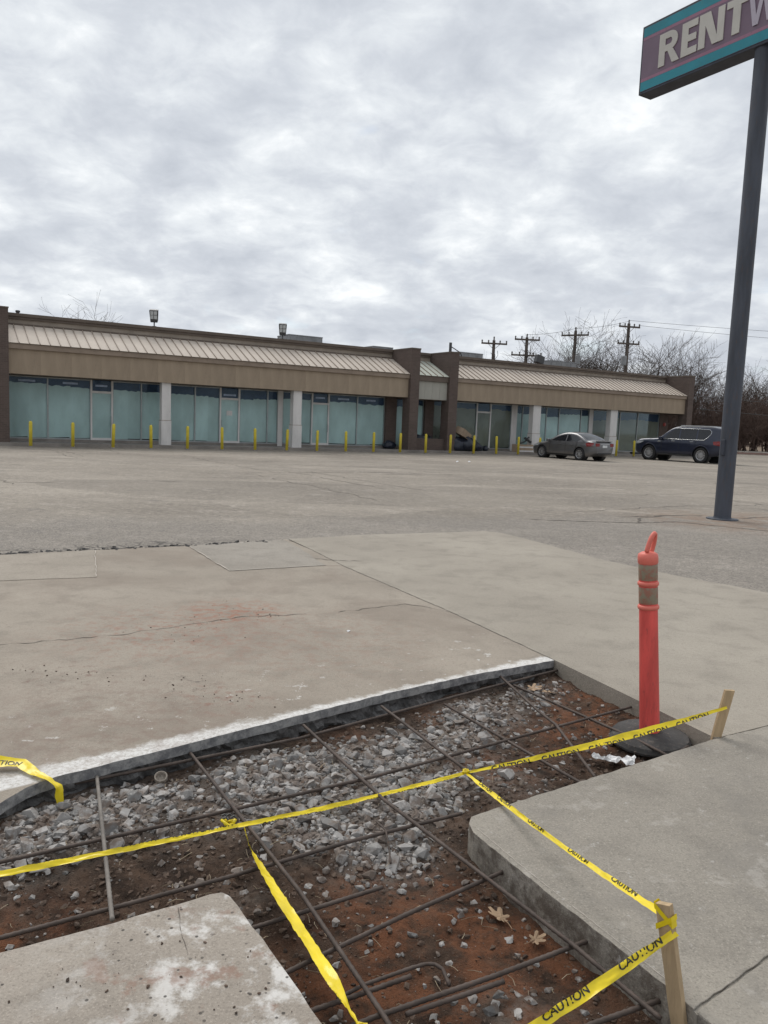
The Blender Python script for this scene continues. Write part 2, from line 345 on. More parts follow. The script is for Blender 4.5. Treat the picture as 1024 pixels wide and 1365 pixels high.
M = {}
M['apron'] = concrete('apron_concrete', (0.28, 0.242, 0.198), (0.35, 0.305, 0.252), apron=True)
M['apron2'] = concrete('newer_apron_concrete', (0.295, 0.262, 0.218), (0.36, 0.323, 0.27))
M['patch_old'] = concrete('old_patch_concrete', (0.29, 0.253, 0.208), (0.35, 0.307, 0.256))
M['patch'] = concrete('patch_concrete', (0.275, 0.246, 0.21), (0.325, 0.295, 0.255))
M['slab'] = concrete('worn_slab_concrete', (0.29, 0.252, 0.212), (0.38, 0.335, 0.285), slab=True)
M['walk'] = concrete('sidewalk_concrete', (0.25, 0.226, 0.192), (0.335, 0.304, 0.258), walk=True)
M['asphalt'] = asphalt('weathered_asphalt')
M['crack'] = plain('crack_dirt', (0.10, 0.085, 0.07), 0.95)
M['brick'] = brick('dark_brown_brick')
M['stucco'] = grunge('tan_panel', (0.31, 0.245, 0.178), 0.10, 0.85, 1.2, stretch=(2, 2, 0.35), dirt=(0.13, 0.10, 0.075), dirt_amt=0.35, rnd=0.06)
M['pale_panel'] = grunge('pale_panel', (0.34, 0.33, 0.29), 0.08, 0.8, 1.5, stretch=(2, 2, 0.4), dirt=(0.2, 0.18, 0.15), dirt_amt=0.35)
M['trim'] = grunge('eave_trim', (0.25, 0.195, 0.15), 0.12, 0.7, 2.0)
M['coping'] = grunge('brown_coping', (0.115, 0.09, 0.072), 0.12, 0.7, 2.0)
M['parapet'] = grunge('parapet_wall', (0.30, 0.255, 0.21), 0.12, 0.9, 1.5)
M['roof'] = grunge('tan_metal_roof', (0.52, 0.455, 0.39), 0.10, 0.7, 0.9, metal=0.0, spec=.25, dirt=(0.40, 0.34, 0.28), dirt_amt=0.5, rnd=0.10)
M['roof_green'] = grunge('pale_green_roof', (0.46, 0.48, 0.42), 0.10, 0.7, 0.9, metal=0.0, spec=.25, dirt=(0.3, 0.3, 0.25), dirt_amt=0.4, rnd=0.1)
M['seam'] = grunge('roof_seam', (0.30, 0.245, 0.20), 0.1, 0.6)
M['white'] = grunge('dirty_white_paint', (0.60, 0.58, 0.56), 0.08, 0.6, 1.5, dirt=(0.3, 0.27, 0.24), dirt_amt=0.4, stretch=(2, 2, .5))
M['alum'] = grunge('aluminium_frame', (0.34, 0.36, 0.36), 0.1, 0.45, 2, metal=0.5)
M['glass'] = glass('window_glass')
M['paper_teal'] = grunge('teal_window_paper', (0.50, 0.57, 0.55), 0.12, 0.9, 1.1, stretch=(1, 1, 0.45), dirt=(0.40, 0.48, 0.48), dirt_amt=0.6, rnd=.10)
M['paper_tan'] = grunge('tan_window_paper', (0.20, 0.185, 0.15), 0.15, 0.9, 0.8, stretch=(1, 1, 0.5), dirt=(0.07, 0.07, 0.06), dirt_amt=0.5)
M['navy'] = grunge('navy_film', (0.03, 0.055, 0.115), 0.2, 0.6, 1.5)
M['dark'] = plain('dark_interior', (0.02, 0.022, 0.025), 0.9)
M['yellow'] = grunge('yellow_bollard_paint', (0.62, 0.50, 0.05), 0.12, 0.55, 5, dirt=(0.25, 0.19, 0.06), dirt_amt=0.5)
M['walk_far'] = grunge('storefront_walk', (0.22, 0.20, 0.18), 0.2, 0.9, 1.0, dirt_amt=0.4)
M['flood'] = plain('lamp_housing', (0.05, 0.05, 0.052), 0.5)
M['lens'] = plain('lamp_lens', (0.45, 0.47, 0.47), 0.2)
M['galv'] = grunge('galvanised_unit', (0.24, 0.245, 0.25), 0.15, 0.55, 2, metal=0.3)
M['wood_pole'] = grunge('weathered_pole_wood', (0.10, 0.083, 0.072), 0.25, 0.95, 3, stretch=(3, 3, .4))
M['porcelain'] = plain('insulator', (0.12, 0.11, 0.105), 0.35)
M['wire'] = plain('wire', (0.05, 0.05, 0.05), 0.6)
M['bark'] = grunge('bark', (0.08, 0.064, 0.054), 0.25, 0.95, 2)
M['twig'] = grunge('twigs', (0.085, 0.068, 0.058), 0.25, 0.95, 2, rnd=0.3)
M['brush'] = grunge('brush_twigs', (0.115, 0.078, 0.064), 0.25, 0.95, 2, rnd=0.35)
M['pole_paint'] = grunge('blue_grey_pole_paint', (0.056, 0.063, 0.080), 0.25, 0.6, 2.5, dirt=(0.10, 0.065, 0.05), dirt_amt=0.8, stretch=(2, 2, .35))
M['cabinet'] = grunge('sign_cabinet', (0.04, 0.045, 0.06), 0.25, 0.6, 2.5, dirt=(0.08, 0.06, 0.05), dirt_amt=0.5)
M['sign_purple'] = grunge('sign_purple', (0.155, 0.105, 0.145), 0.08, 0.45, 2.0, dirt=(0.15, 0.12, 0.15), dirt_amt=0.3)
M['sign_teal'] = grunge('sign_teal', (0.012, 0.20, 0.255), 0.12, 0.45, 2.0, dirt=(0.05, 0.22, 0.2), dirt_amt=0.4)
M['sign_pink'] = grunge('sign_pink', (0.26, 0.13, 0.19), 0.08, 0.45, 2.0)
M['letter'] = grunge('sign_letter', (0.47, 0.45, 0.41), 0.06, 0.5, 2.0, dirt=(0.38, 0.36, 0.3), dirt_amt=0.4)
M['letter_thin'] = grunge('sign_letter_lilac', (0.40, 0.36, 0.42), 0.06, 0.5, 2.0)
M['rubber'] = grunge('tyre_rubber', (0.022, 0.022, 0.023), 0.2, 0.85, 8)
M['alloy'] = plain('alloy_rim', (0.45, 0.45, 0.46), 0.35, 0.7)
M['car_glass'] = plain('car_glass', (0.012, 0.014, 0.017), 0.06, 0.0)
M['chrome'] = plain('chrome', (0.6, 0.61, 0.62), 0.18, 0.9)
M['grey_paint'] = paint('grey_car_paint', (0.118, 0.118, 0.122), metal=0.5)
M['navy_paint'] = paint('navy_car_paint', (0.009, 0.014, 0.034), metal=0.3)
M['plastic'] = plain('black_plastic', (0.02, 0.02, 0.02), 0.6)
M['tail'] = plain('tail_light', (0.19, 0.016, 0.016), 0.2)
M['headlamp'] = plain('headlamp', (0.4, 0.42, 0.43), 0.12)
M['plate'] = plain('number_plate', (0.6, 0.62, 0.62), 0.5)
M['bag'] = grunge('black_bag', (0.018, 0.022, 0.034), 0.3, 0.4, 5)
M['card'] = grunge('cardboard', (0.33, 0.25, 0.18), 0.12, 0.85, 3)
M['litter'] = plain('white_litter', (0.72, 0.72, 0.72), 0.6)
M['orange'] = grunge('faded_orange_plastic', (0.64, 0.085, 0.072), 0.20, 0.5, 9, dirt=(0.20, 0.055, 0.05), dirt_amt=1.0, stretch=(1.5, 1.5, .3))
M['pinkish'] = grunge('sun_bleached_plastic', (0.66, 0.16, 0.12), 0.10, 0.5, 6, dirt=(0.45, 0.10, 0.08), dirt_amt=0.5)
k = NT('worn_reflective_band'); o_ = k.obj(); c_ = k.mix(k.step(k.noise(o_, 28, 4, 0.7), 0.40, 0.62), (0.23, 0.195, 0.135), (0.28, 0.12, 0.08)); M['band'] = k.col(c_, 0.5)
M['base_rubber'] = grunge('dusty_rubber', (0.06, 0.057, 0.055), 0.3, 0.95, 8, dirt=(0.18, 0.145, 0.12), dirt_amt=0.9, bump=.4)
M['rebar'] = grunge('rebar_steel', (0.085, 0.066, 0.056), 0.3, 0.7, 12, metal=0.35, dirt=(0.15, 0.075, 0.045), dirt_amt=0.6)
M['rebar_bright'] = grunge('dusty_rebar', (0.20, 0.18, 0.16), 0.2, 0.8, 12, metal=0.2)
M['tape'] = grunge('caution_tape', (0.78, 0.60, 0.018), 0.12, 0.28, 6, dirt=(0.62, 0.47, 0.03), dirt_amt=0.4)
M['tape'].node_tree.nodes['Principled BSDF'].inputs['Transmission Weight'].default_value = 0.0
M['ink'] = plain('black_ink', (0.02, 0.02, 0.018), 0.5)
M['stake'] = grunge('stake_wood', (0.44, 0.32, 0.19), 0.15, 0.85, 6, dirt=(0.24, 0.16, 0.09), dirt_amt=0.6, stretch=(6, 6, .5), bump=.3)
M['leaf'] = grunge('dead_leaf', (0.36, 0.25, 0.16), 0.2, 0.8, 20, dirt=(0.2, 0.12, 0.07), dirt_amt=0.5)
M['straw'] = plain('straw', (0.36, 0.29, 0.2), 0.9)
M['verge'] = grunge('dry_verge', (0.17, 0.125, 0.085), 0.25, 0.95, 0.6, dirt=(0.09, 0.065, 0.05), dirt_amt=0.5)
M['snow'] = grunge('pale_verge_sand', (0.47, 0.42, 0.365), 0.1, 0.9, 1.0)
M['kerb'] = grunge('faded_red_kerb', (0.30, 0.19, 0.16), 0.15, 0.9, 1.0)
def stone_mat(name, c1, c2, c3):
    k = NT(name); o = k.obj(); oi = k.n('ShaderNodeObjectInfo')
    at = k.n('ShaderNodeAttribute', attribute_name='rnd'); rv = k.math('FRACT', k.math('ADD', oi.outputs['Random'], at.outputs['Fac']))
    col = k.mix(rv, c1, c2); col = k.mix(k.math('MULTIPLY', k.step(k.noise(k.pos(), 45, 5, 0.7), 0.52, 0.7), 0.5), col, c3)
    up_ = k.n('ShaderNodeSeparateXYZ'); k.l(k.geo.outputs['Normal'], up_.inputs[0])
    col = k.mix(k.math('MULTIPLY', k.step(k.noise(k.pos(), 13, 5, 0.65), 0.44, 0.60), 0.75), col, (0.14, 0.10, 0.075))
    k.bump(k.noise(k.pos(), 120, 4, 0.7), 0.35, 0.004); return k.col(col, 0.9, 0, 0.3)
M['stone'] = stone_mat('crushed_stone', (0.14, 0.135, 0.13), (0.42, 0.40, 0.38), (0.50, 0.485, 0.465))
M['clod'] = stone_mat('soil_clod', (0.038, 0.027, 0.021), (0.10, 0.066, 0.048), (0.13, 0.09, 0.066))
k = NT('trench_soil'); p_ = k.pos(); a_ = k.n('ShaderNodeAttribute', attribute_name='red'); g_ = k.n('ShaderNodeAttribute', attribute_name='grav')
c_ = k.mix(k.step(k.noise(p_, 7, 6, 0.65), 0.35, 0.68), (0.036, 0.025, 0.019), (0.125, 0.08, 0.056))
rm = k.math('MULTIPLY', a_.outputs['Fac'], k.step(k.noise(p_, 6, 7, 0.7), 0.38, 0.62))
c_ = k.mix(rm, c_, k.mix(k.noise(p_, 22, 4), (0.12, 0.05, 0.027), (0.27, 0.12, 0.064)))
c_ = k.mix(k.math('MULTIPLY', g_.outputs['Fac'], k.step(k.noise(p_, 15, 6, 0.7), 0.34, 0.58)), c_, (0.27, 0.235, 0.205))
c_ = k.mix(k.math('MULTIPLY', k.step(k.noise(p_, 90, 3, 0.7), 0.6, 0.7), 0.45), c_, (0.26, 0.20, 0.155))
c_ = k.mix(k.math('MULTIPLY', k.step(k.noise(p_, 60, 3, 0.7), 0.42, 0.3), 0.6), c_, (0.025, 0.018, 0.014))
k.bump(k.math('ADD', k.noise(p_, 55, 6, 0.75), k.math('MULTIPLY', k.noise(p_, 160, 3, 0.7), 0.6)), 0.9, 0.02); M['soil'] = k.col(c_, 0.97, 0, 0.15)
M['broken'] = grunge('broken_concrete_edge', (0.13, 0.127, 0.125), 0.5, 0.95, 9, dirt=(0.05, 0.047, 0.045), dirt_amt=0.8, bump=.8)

# ------------------------------------------------------------------ ground, lot, slabs
ground = tag(MB().add([(-700, -300, -0.3), (700, -300, -0.3), (700, 1200, -0.3), (-700, 1200, -0.3)], [(0, 1, 2, 3)]).build('ground', M['verge'], fix=False), kind='structure')
def sheet_with_hole(name, outer, inner, z, mat):
    bm = bmesh.new()
    for loop in (outer, inner):
        if not loop: continue
        vs = [bm.verts.new((p[0], p[1], z)) for p in loop]
        for i in range(len(vs)): bm.edges.new((vs[i], vs[(i+1) % len(vs)]))
    bmesh.ops.triangle_fill(bm, use_beauty=True, use_dissolve=False, edges=bm.edges[:])
    bmesh.ops.recalc_face_normals(bm, faces=bm.faces)
    me = bpy.data.meshes.new(name); bm.to_mesh(me); bm.free()
    if me.polygons and sum(p.normal.z for p in me.polygons) < 0: me.flip_normals()
    me.materials.append(mat); o = bpy.data.objects.new(name, me); COL.objects.link(o); return o
U = Vector((0.85175, 0.52395)); N_ = Vector((-0.52395, 0.85175)); B0 = Vector((-14.84374, 32.80878)); BROT = math.atan2(U.y, U.x)
lot = sheet_with_hole('parking_lot', [(-80, -20), (75, -20), (75, 68), (30, 75.5), (-80, 75.5)], [(-2.9, 1.5), (-1.6, 3.5), (1.2, 5.7), (2.1, 4.05), (2.3, 1.5), (0.6, 0.5)], -0.018, M['asphalt'])
tag(lot, kind='structure')
tag(MB().add([(28, 75.6, 0.1), (78, 67, 0.1), (700, 67, 0.1), (700, 1000, 0.1), (-700, 1000, 0.1), (-700, 75.6, 0.1)], [(0, 1, 2, 3, 4, 5)]).build('verge', M['verge'], fix=False), kind='structure')
tag(MB().prism([(28, 75.45), (78, 66.85), (78, 67.05), (28, 75.65)], -0.3, 0.13).build('kerb', M['kerb']), kind='structure')
tag(MB().prism([(29, 75.9), (60, 70.5), (62, 72.4), (50, 73.4), (40, 75.4), (34, 77.0)], 0.08, 0.24).build('verge_bank', M['snow'], bevel=.06), kind='structure')

apron = tag(empty('concrete_apron'), kind='structure')
J = [(1.23, 5.33), (0.60, 6.65), (-0.41, 8.56), (-0.88, 9.6), (-1.28, 10.35)]       # joint between the two pours
farL = [(-12, 3.7), (-6.5, 7.0), (-4.15, 8.42), (-3.3, 8.97), (-2.38, 9.50), (-1.30, 10.36)]
farR = [(-1.25, 10.37), (-0.33, 11.03), (0.8, 11.58), (1.55, 11.98), (1.80, 11.85), (2.07, 11.33), (2.74, 9.78), (3.3, 8.9), (4.03, 8.04), (5.2, 7.1), (7.5, 6.4)]
backE = [(-2.75, 1.75), (-1.9, 2.4), (-1.56, 2.86), (-1.47, 3.17), (-1.39, 3.28), (-0.87, 3.72), (-0.38, 4.14), (0.1, 4.55), (0.67, 4.97), (1.23, 5.33)]
Ja = [(p[0]-0.003, p[1]-0.0015) for p in J]; Jb = [(p[0]+0.003, p[1]+0.0015) for p in J]
polyL = jag(backE, 0.05, 0.004, 3)[:-1] + jag(Ja, 0.12, 0.003, 4)[:-1] + jag(farL[::-1], 0.10, 0.03, 5) + [(-12, -2), (-3.2, -2)]
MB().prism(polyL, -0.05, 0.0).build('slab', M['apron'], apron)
polyR = Jb[:-1] + jag(farR, 0.15, 0.015, 6) + [(7.9, 7.4), (2.19, 4.245), (1.815, 4.03)]
MB().prism(polyR, -0.4, 0.0).build('slab', M['apron2'], apron)
# broken lower face of the sawn edge
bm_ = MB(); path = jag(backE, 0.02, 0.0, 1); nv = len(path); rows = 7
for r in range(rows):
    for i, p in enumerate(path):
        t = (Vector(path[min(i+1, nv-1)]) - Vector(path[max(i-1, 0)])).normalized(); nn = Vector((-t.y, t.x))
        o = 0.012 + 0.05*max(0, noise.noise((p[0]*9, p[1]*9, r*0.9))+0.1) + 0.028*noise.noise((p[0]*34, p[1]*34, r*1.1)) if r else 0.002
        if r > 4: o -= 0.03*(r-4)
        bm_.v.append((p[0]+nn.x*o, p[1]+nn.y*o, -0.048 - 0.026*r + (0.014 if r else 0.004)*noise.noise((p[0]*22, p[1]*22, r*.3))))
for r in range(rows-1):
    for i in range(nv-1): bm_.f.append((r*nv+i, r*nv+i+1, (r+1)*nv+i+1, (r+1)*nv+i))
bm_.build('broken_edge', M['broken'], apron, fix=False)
MB().prism(jag([(-4.15, 8.38), (-3.32, 8.93), (-2.75, 7.45), (-3.52, 7.12), (-5.3, 6.35), (-6.2, 7.1)], .2, .01, 9, True), -0.002, 0.005).build('concrete_patch', M['patch_old'], apron)
MB().prism(jag([(-2.36, 9.46), (-1.58, 8.02), (-0.62, 8.56), (-1.03, 9.65), (-1.32, 10.28)], .2, .012, 10, True), -0.002, 0.005).build('concrete_patch', M['patch'], apron)
def crack(pts, w, seed, parent, z=0.0025, step=0.05, amp=0.02, mat='crack'):
    rnd = random.Random(seed); P = jag(pts, step, amp, seed); mb = MB(); n = len(P); L = []; Rr = []
    for i, p in enumerate(P):
        t = (Vector(P[min(i+1, n-1)])-Vector(P[max(i-1, 0)])).normalized(); nn = Vector((-t.y, t.x)); ww = w*rnd.uniform(0.15, 1.0)*(0.3 if i in (0, n-1) else 1)
        L.append((p[0]+nn.x*ww, p[1]+nn.y*ww, z)); Rr.append((p[0]-nn.x*ww, p[1]-nn.y*ww, z))
    mb.v = L + Rr; mb.f = [(i, n+i, n+i+1, i+1) for i in range(n-1)]
    return mb.build('crack', M[mat], parent, fix=False)
crack([(-2.9, 4.95), (-2.56, 5.16), (-1.9, 5.5), (-1.47, 5.87), (-1.15, 6.15), (-0.6, 6.35)], 0.006, 1, apron)
crack([(-0.35, 6.45), (0.22, 6.86), (0.64, 6.62)], 0.006, 2, apron)
crack(Ja, 0.006, 3, apron, 0.0022, 0.06, 0.006)
crack([(-2.36, 9.46), (-1.58, 8.02)], 0.009, 4, apron, 0.0085, .08, .008, 'verge_light' if 'verge_light' in M else 'snow')
crack([(-1.58, 8.02), (-0.62, 8.56), (-0.3, 8.7)], 0.006, 5, apron, 0.0085, .08, .01, 'snow')
crack([(-3.3, 8.9), (-2.75, 7.45)], 0.006, 6, apron, 0.0085, .08, .008, 'snow')
crack([(-0.9, 9.0), (-0.5, 8.9), (-0.2, 8.95)], 0.02, 7, apron, 0.0025, .06, .03)
for i in range(7):
    a = Vector((-8+i*0.95, 6.05+i*0.61)); 
    if a.x > -2.6: break
    crack([a, a+Vector((0.9, 0.57))], 0.035, 20+i, lot, -0.0145, .05, .05)
crack([(-0.2, 11.2), (0.6, 11.55), (1.6, 12.05)], 0.012, 31, lot, -0.0145, .07, .03)
crack([(-2.4, 9.62), (-1.3, 10.42), (-0.3, 11.12)], 0.012, 32, lot, -0.0145, .07, .03, 'snow')
for j, pts in enumerate(([(2.6, 13.9), (4.56, 14.03), (5.416, 14.5), (5.96, 14.1), (6.48, 13.75), (6.74, 13.6), (7.4, 13.8), (8.4, 14.2)], [(4.5, 14.9), (5.64, 15.56), (6.45, 15.8)], [(6.9, 15.4), (7.9, 16.07), (9.2, 16.6)], [(4.56, 14.03), (4.9, 14.9), (5.6, 15.5)])):
    crack(pts, 0.04, 40+j, lot, -0.0145, .12, .04)
for j in range(34):
    rr = random.Random(60+j); c = Vector((rr.uniform(-14, 16), rr.uniform(15, 38))); d = (U if rr.random() < .7 else N_)*rr.uniform(1.5, 5)
    crack([c-d, c+Vector((rr.uniform(-.4, .4), rr.uniform(-.4, .4))), c+d], 0.02, 70+j, lot, -0.0145, .3, .12)

# near sidewalk panels
walk = tag(empty('sidewalk'), kind='structure')
arc = [(0.455, 3.11), (0.41, 3.075), (0.395, 3.02), (0.405, 2.95)]
S1 = [(1.80, 4.015)] + arc + [(0.56, 2.67), (0.75, 2.345), (0.925, 2.035), (5.0, 5.09), (6.6, 6.65), (2.19, 4.235)]
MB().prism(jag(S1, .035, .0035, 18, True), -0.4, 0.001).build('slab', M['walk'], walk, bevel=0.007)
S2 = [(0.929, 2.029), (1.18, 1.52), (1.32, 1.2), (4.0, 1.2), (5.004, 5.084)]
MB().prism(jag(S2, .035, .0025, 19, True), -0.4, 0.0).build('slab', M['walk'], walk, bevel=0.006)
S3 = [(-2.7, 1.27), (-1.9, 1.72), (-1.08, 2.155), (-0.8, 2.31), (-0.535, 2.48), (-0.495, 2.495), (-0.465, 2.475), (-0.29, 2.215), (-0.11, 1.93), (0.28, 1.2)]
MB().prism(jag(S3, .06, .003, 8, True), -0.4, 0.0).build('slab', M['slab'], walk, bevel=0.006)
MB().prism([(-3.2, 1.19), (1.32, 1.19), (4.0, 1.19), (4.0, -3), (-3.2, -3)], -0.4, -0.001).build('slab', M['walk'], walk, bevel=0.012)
MB().prism([(0.93, 2.02), (5.0, 5.07), (4.99, 5.10), (0.92, 2.05)], -0.3, -0.006).build('joint_filler', M['walk'], walk)
crack([(-0.62, 2.40), (-0.575, 2.27)], 0.0022, 12, walk, 0.0025, .02, .002)
crack([(-0.575, 2.27), (-0.53, 2.17)], 0.0012, 13, walk, 0.0025, .02, .003)
crack([(0.42, 2.985), (0.575, 2.69), (0.765, 2.36), (0.925, 2.085)], 0.0016, 14, walk, 0.0035, .02, .0012, 'snow')

# ------------------------------------------------------------------ trench soil
TR = [(-2.75, 1.75), (-1.9, 2.4), (-1.56, 2.86), (-1.47, 3.17), (-1.39, 3.28), (1.23, 5.33), (1.815, 4.03), (0.395, 3.06), (0.40, 2.95), (0.95, 2.0), (1.32, 1.2), (0.28, 1.2), (-0.11, 1.93), (-0.48, 2.49), (-1.08, 2.155), (-2.7, 1.27)]
GR = [((-1.40, 2.98), .24, 1.2), ((-1.2, 3.12), .2, 1.0), ((-1.02, 3.32), .22, .8), ((-.62, 3.6), .24, .9), ((-.28, 3.72), .26, 1.1), ((-.06, 3.43), .26, 1.2), ((.2, 3.95), .26, 1.1), ((.6, 4.5), .24, 1.1), ((-.08, 3.13), .22, 1.3), ((.08, 2.98), .16, 1.3), ((.9, 4.8), .22, .7),
      ((.24, 3.5), .2, .9), ((.66, 3.64), .2, .5), ((-.5, 3.25), .22, .7), ((-.8, 3.1), .15, .45), ((.5, 4.1), .25, .5), ((-1.5, 2.75), .2, 1.2), ((-.45, 2.62), .10, .35), ((1.1, 5.05), .15, .5), ((.45, 2.15), .10, .5)]
RD = [((.28, 2.45), .34), ((.45, 4.52), .17), ((1.32, 4.9), .22), ((-.05, 2.15), .25), ((1.3, 4.5), .28), ((.62, 3.8), .2), ((-.1, 4.05), .15), ((.1, 2.75), .2), ((1.0, 4.3), .25), ((-1.15, 2.4), .18), ((0.5, 2.3), .25)]
def blob(x, y, L): return sum((q[2] if len(q) > 2 else 1)*math.exp(-((x-q[0][0])**2+(y-q[0][1])**2)/(q[1]**2)) for q in L)
def soil_z(x, y):
    g = min(1.2, blob(x, y, GR)); rd = min(1, blob(x, y, RD))
    z = -0.128 + 0.030*g - 0.012*rd + 0.022*noise.noise((x*2.6, y*2.6, 1.3)) + 0.021*noise.noise((x*9, y*9, 4.1))*(1-.4*rd) + 0.008*noise.noise((x*26, y*26, 8.2)) + 0.006*noise.noise((x*60, y*60, 2.2))
    er = abs((x-1.23)*.914+(y-5.33)*.405); z += .035*math.exp(-(er/.16)**2)*(1 if y > 3.9 else 0)     # spoil left against the newer slab
    return min(z, -0.068)
st = 0.013; x0, y0, x1, y1 = -2.8, 1.1, 1.95, 5.45; nx, ny = int((x1-x0)/st), int((y1-y0)/st)
idx = {}; mb = MB(); reds = []; gravs = []
for j in range(ny+1):
    for i in range(nx+1):
        x, y = x0+i*st, y0+j*st
        if inpoly(x, y, TR) or edge_dist(x, y, TR) < 0.1:
            idx[i, j] = len(mb.v); mb.v.append((x, y, soil_z(x, y))); reds.append(min(1, blob(x, y, RD)*1.1)); gravs.append(min(1, blob(x, y, GR)*.95))
for (i, j) in list(idx):
    q = [(i, j), (i+1, j), (i+1, j+1), (i, j+1)]
    if all(c in idx for c in q): mb.f.append(tuple(idx[c] for c in q))
soil = tag(mb.build('trench_soil', M['soil'], smooth=True, fix=False), kind='structure')
for nm, dat in (('red', reds), ('grav', gravs)):
    a = soil.data.attributes.new(nm, 'FLOAT', 'POINT'); a.data.foreach_set('value', dat)

# rocks: angular hulls
def hull(seed, n=13, sq=(1, .8, .62)):
    rnd = random.Random(seed); bm = bmesh.new()
    for _ in range(n):
        v = Vector((rnd.gauss(0, 1), rnd.gauss(0, 1), rnd.gauss(0, 1))).normalized()*rnd.uniform(.8, 1.0); bm.verts.new((v.x*.5*sq[0], v.y*.5*sq[1], v.z*.5*sq[2]))
    r = bmesh.ops.convex_hull(bm, input=bm.verts[:]); bmesh.ops.delete(bm, geom=[g for g in r['geom_interior'] if isinstance(g, bmesh.types.BMVert)], context='VERTS')
    bmesh.ops.recalc_face_normals(bm, faces=bm.faces)
    vs = [v.co.copy() for v in bm.verts]; bm.verts.index_update(); fs = [tuple(v.index for v in f.verts) for f in bm.faces]; bm.free(); return vs, fs
HULLS = [hull(100+i, 12+i % 5, (1, random.Random(i).uniform(.6, .95), random.Random(i+50).uniform(.45, .75))) for i in range(24)]
rnd = random.Random(11)
def scatter(n, dens, smin, smax, power=2.5, margin=0.02, tries=60):
    o = []; t = 0
    while len(o) < n and t < n*tries:
        t += 1; x, y = rnd.uniform(-2.3, 1.82), rnd.uniform(1.25, 5.33)
        if rnd.random() > dens(x, y) or not inpoly(x, y, TR): continue
        s = smin+(smax-smin)*rnd.random()**power
        if edge_dist(x, y, TR) < margin+s*.4: continue
        o.append((x, y, s))
    return o
gd = lambda x, y: min(1, .92*blob(x, y, GR))**2.0*(.45+.9*max(0, min(1, .5+1.3*noise.noise((x*4.5, y*4.5, 6.6)))))
big = [(-.172, 3.117, .115), (.048, 3.044, .085), (.093, 2.882, .08), (.004, 2.956, .095), (-.114, 2.92, .085), (-.282, 3.444, .08), (.623, 4.06, .10), (.156, 3.053, .09), (-.214, 3.24, .085), (-.5, 2.80, .07), (-1.1, 3.33, .08), (-1.28, 3.1, .09),
       (-1.42, 2.95, .1), (-1.33, 2.85, .09), (-1.15, 3.0, .08), (.19, 3.12, .075), (-.03, 3.22, .09), (.38, 2.16, .06), (.33, 2.22, .05), (.02, 3.35, .08), (.12, 3.22, .07), (-.33, 2.72, .055), (.30, 3.25, .07)]
bigs = list(big)
for x, y, s in sorted(scatter(1900, gd, .028, .09, 1.7), key=lambda q: -q[2]):
    if len(bigs) >= 300: break
    if all((x-a)**2+(y-b)**2 > (.40*(s+c))**2 for a, b, c in bigs): bigs.append((x, y, s))
SM = []
for vs, fs in HULLS:
    mb = MB(); mb.v = [tuple(v) for v in vs]; mb.f = fs; SM.append(mb.mesh('stone', M['stone'], fix=False))
for i, (x, y, s) in enumerate(bigs):
    o = inst(SM[i % len(SM)], 'stone', None, (x, y, soil_z(x, y)+s*.07)); o.scale = (s*1.12,)*3; o.rotation_euler = (rnd.uniform(-.5, .5), rnd.uniform(-.5, .5), rnd.uniform(0, 6.28))
    if i == 6: tag(o, 'single large pale stone lying apart on soil below the rebar', 'stone', 'crushed stones in the trench')
    else: tag(o, 'grey angular crushed stone lying in the dug trench', 'stone', 'crushed stones in the trench')
def stuff_rocks(name, pts, mat, label, cat, sink=.03, zf=soil_z):
    mb = MB(); rv = []
    for x, y, s in pts:
        vs, fs = HULLS[rnd.randrange(len(HULLS))]; Rm = Matrix.Rotation(rnd.uniform(0, 6.28), 3, 'Z') @ Matrix.Rotation(rnd.uniform(-.6, .6), 3, 'X'); z = zf(x, y)+s*sink
        mb.add([Vector((x, y, z)) + (Rm @ v)*s*1.1 for v in vs], fs); rv += [rnd.random()]*len(vs)
    o = tag(mb.build(name, mat, fix=False), label, cat, kind='stuff'); a = o.data.attributes.new('rnd', 'FLOAT', 'POINT'); a.data.foreach_set('value', rv); return o
stuff_rocks('gravel', scatter(11500, lambda x, y: min(1, gd(x, y)*1.1+.035), .004, .048, 2.3, .0), M['stone'], 'loose grey gravel and chips among the larger stones', 'gravel')
stuff_rocks('soil_clods', scatter(12000, lambda x, y: max(.12, 1-.8*min(1, blob(x, y, RD)))*(1-.6*min(1, blob(x, y, GR))), .004, .036, 3.6, .0), M['clod'], 'dark brown crumbled soil clods on the trench floor', 'soil')
# crumbs tracked on the concrete
def near_pts(cs, n, smin, smax):
    o = []
    for _ in range(n):
        c, r = rnd.choice(cs); x, y = rnd.gauss(c[0], r), rnd.gauss(c[1], r*.6)
        if not inpoly(x, y, TR) and edge_dist(x, y, TR) > .05: o.append((x, y, smin+(smax-smin)*rnd.random()**3))
    return o
stuff_rocks('dirt_crumbs', near_pts([((-1.25, 6.33), .28), ((-1.6, 5.7), .3), ((-1.18, 4.56), .13), ((-1.9, 4.62), .16), ((-.88, 4.33), .14), ((-.45, 2.1), .25), ((-.9, 2.0), .2), ((-.95, 6.25), .12)], 300, .003, .016), M['clod'], 'small reddish dirt crumbs scattered on the concrete', 'dirt', zf=lambda x, y: .002)
stuff_rocks('asphalt_crumbs', [(a+rnd.gauss(0, .05), b+rnd.gauss(0, .06), rnd.uniform(.02, .09)*rnd.random()+.012) for a, b in [(-6.5+5.2*t, 7.06+3.15*t) for t in [rnd.random() for _ in range(700)]]], M['base_rubber'], 'crumbled asphalt along the edge of the concrete apron', 'rubble', sink=.05, zf=lambda x, y: -.016)
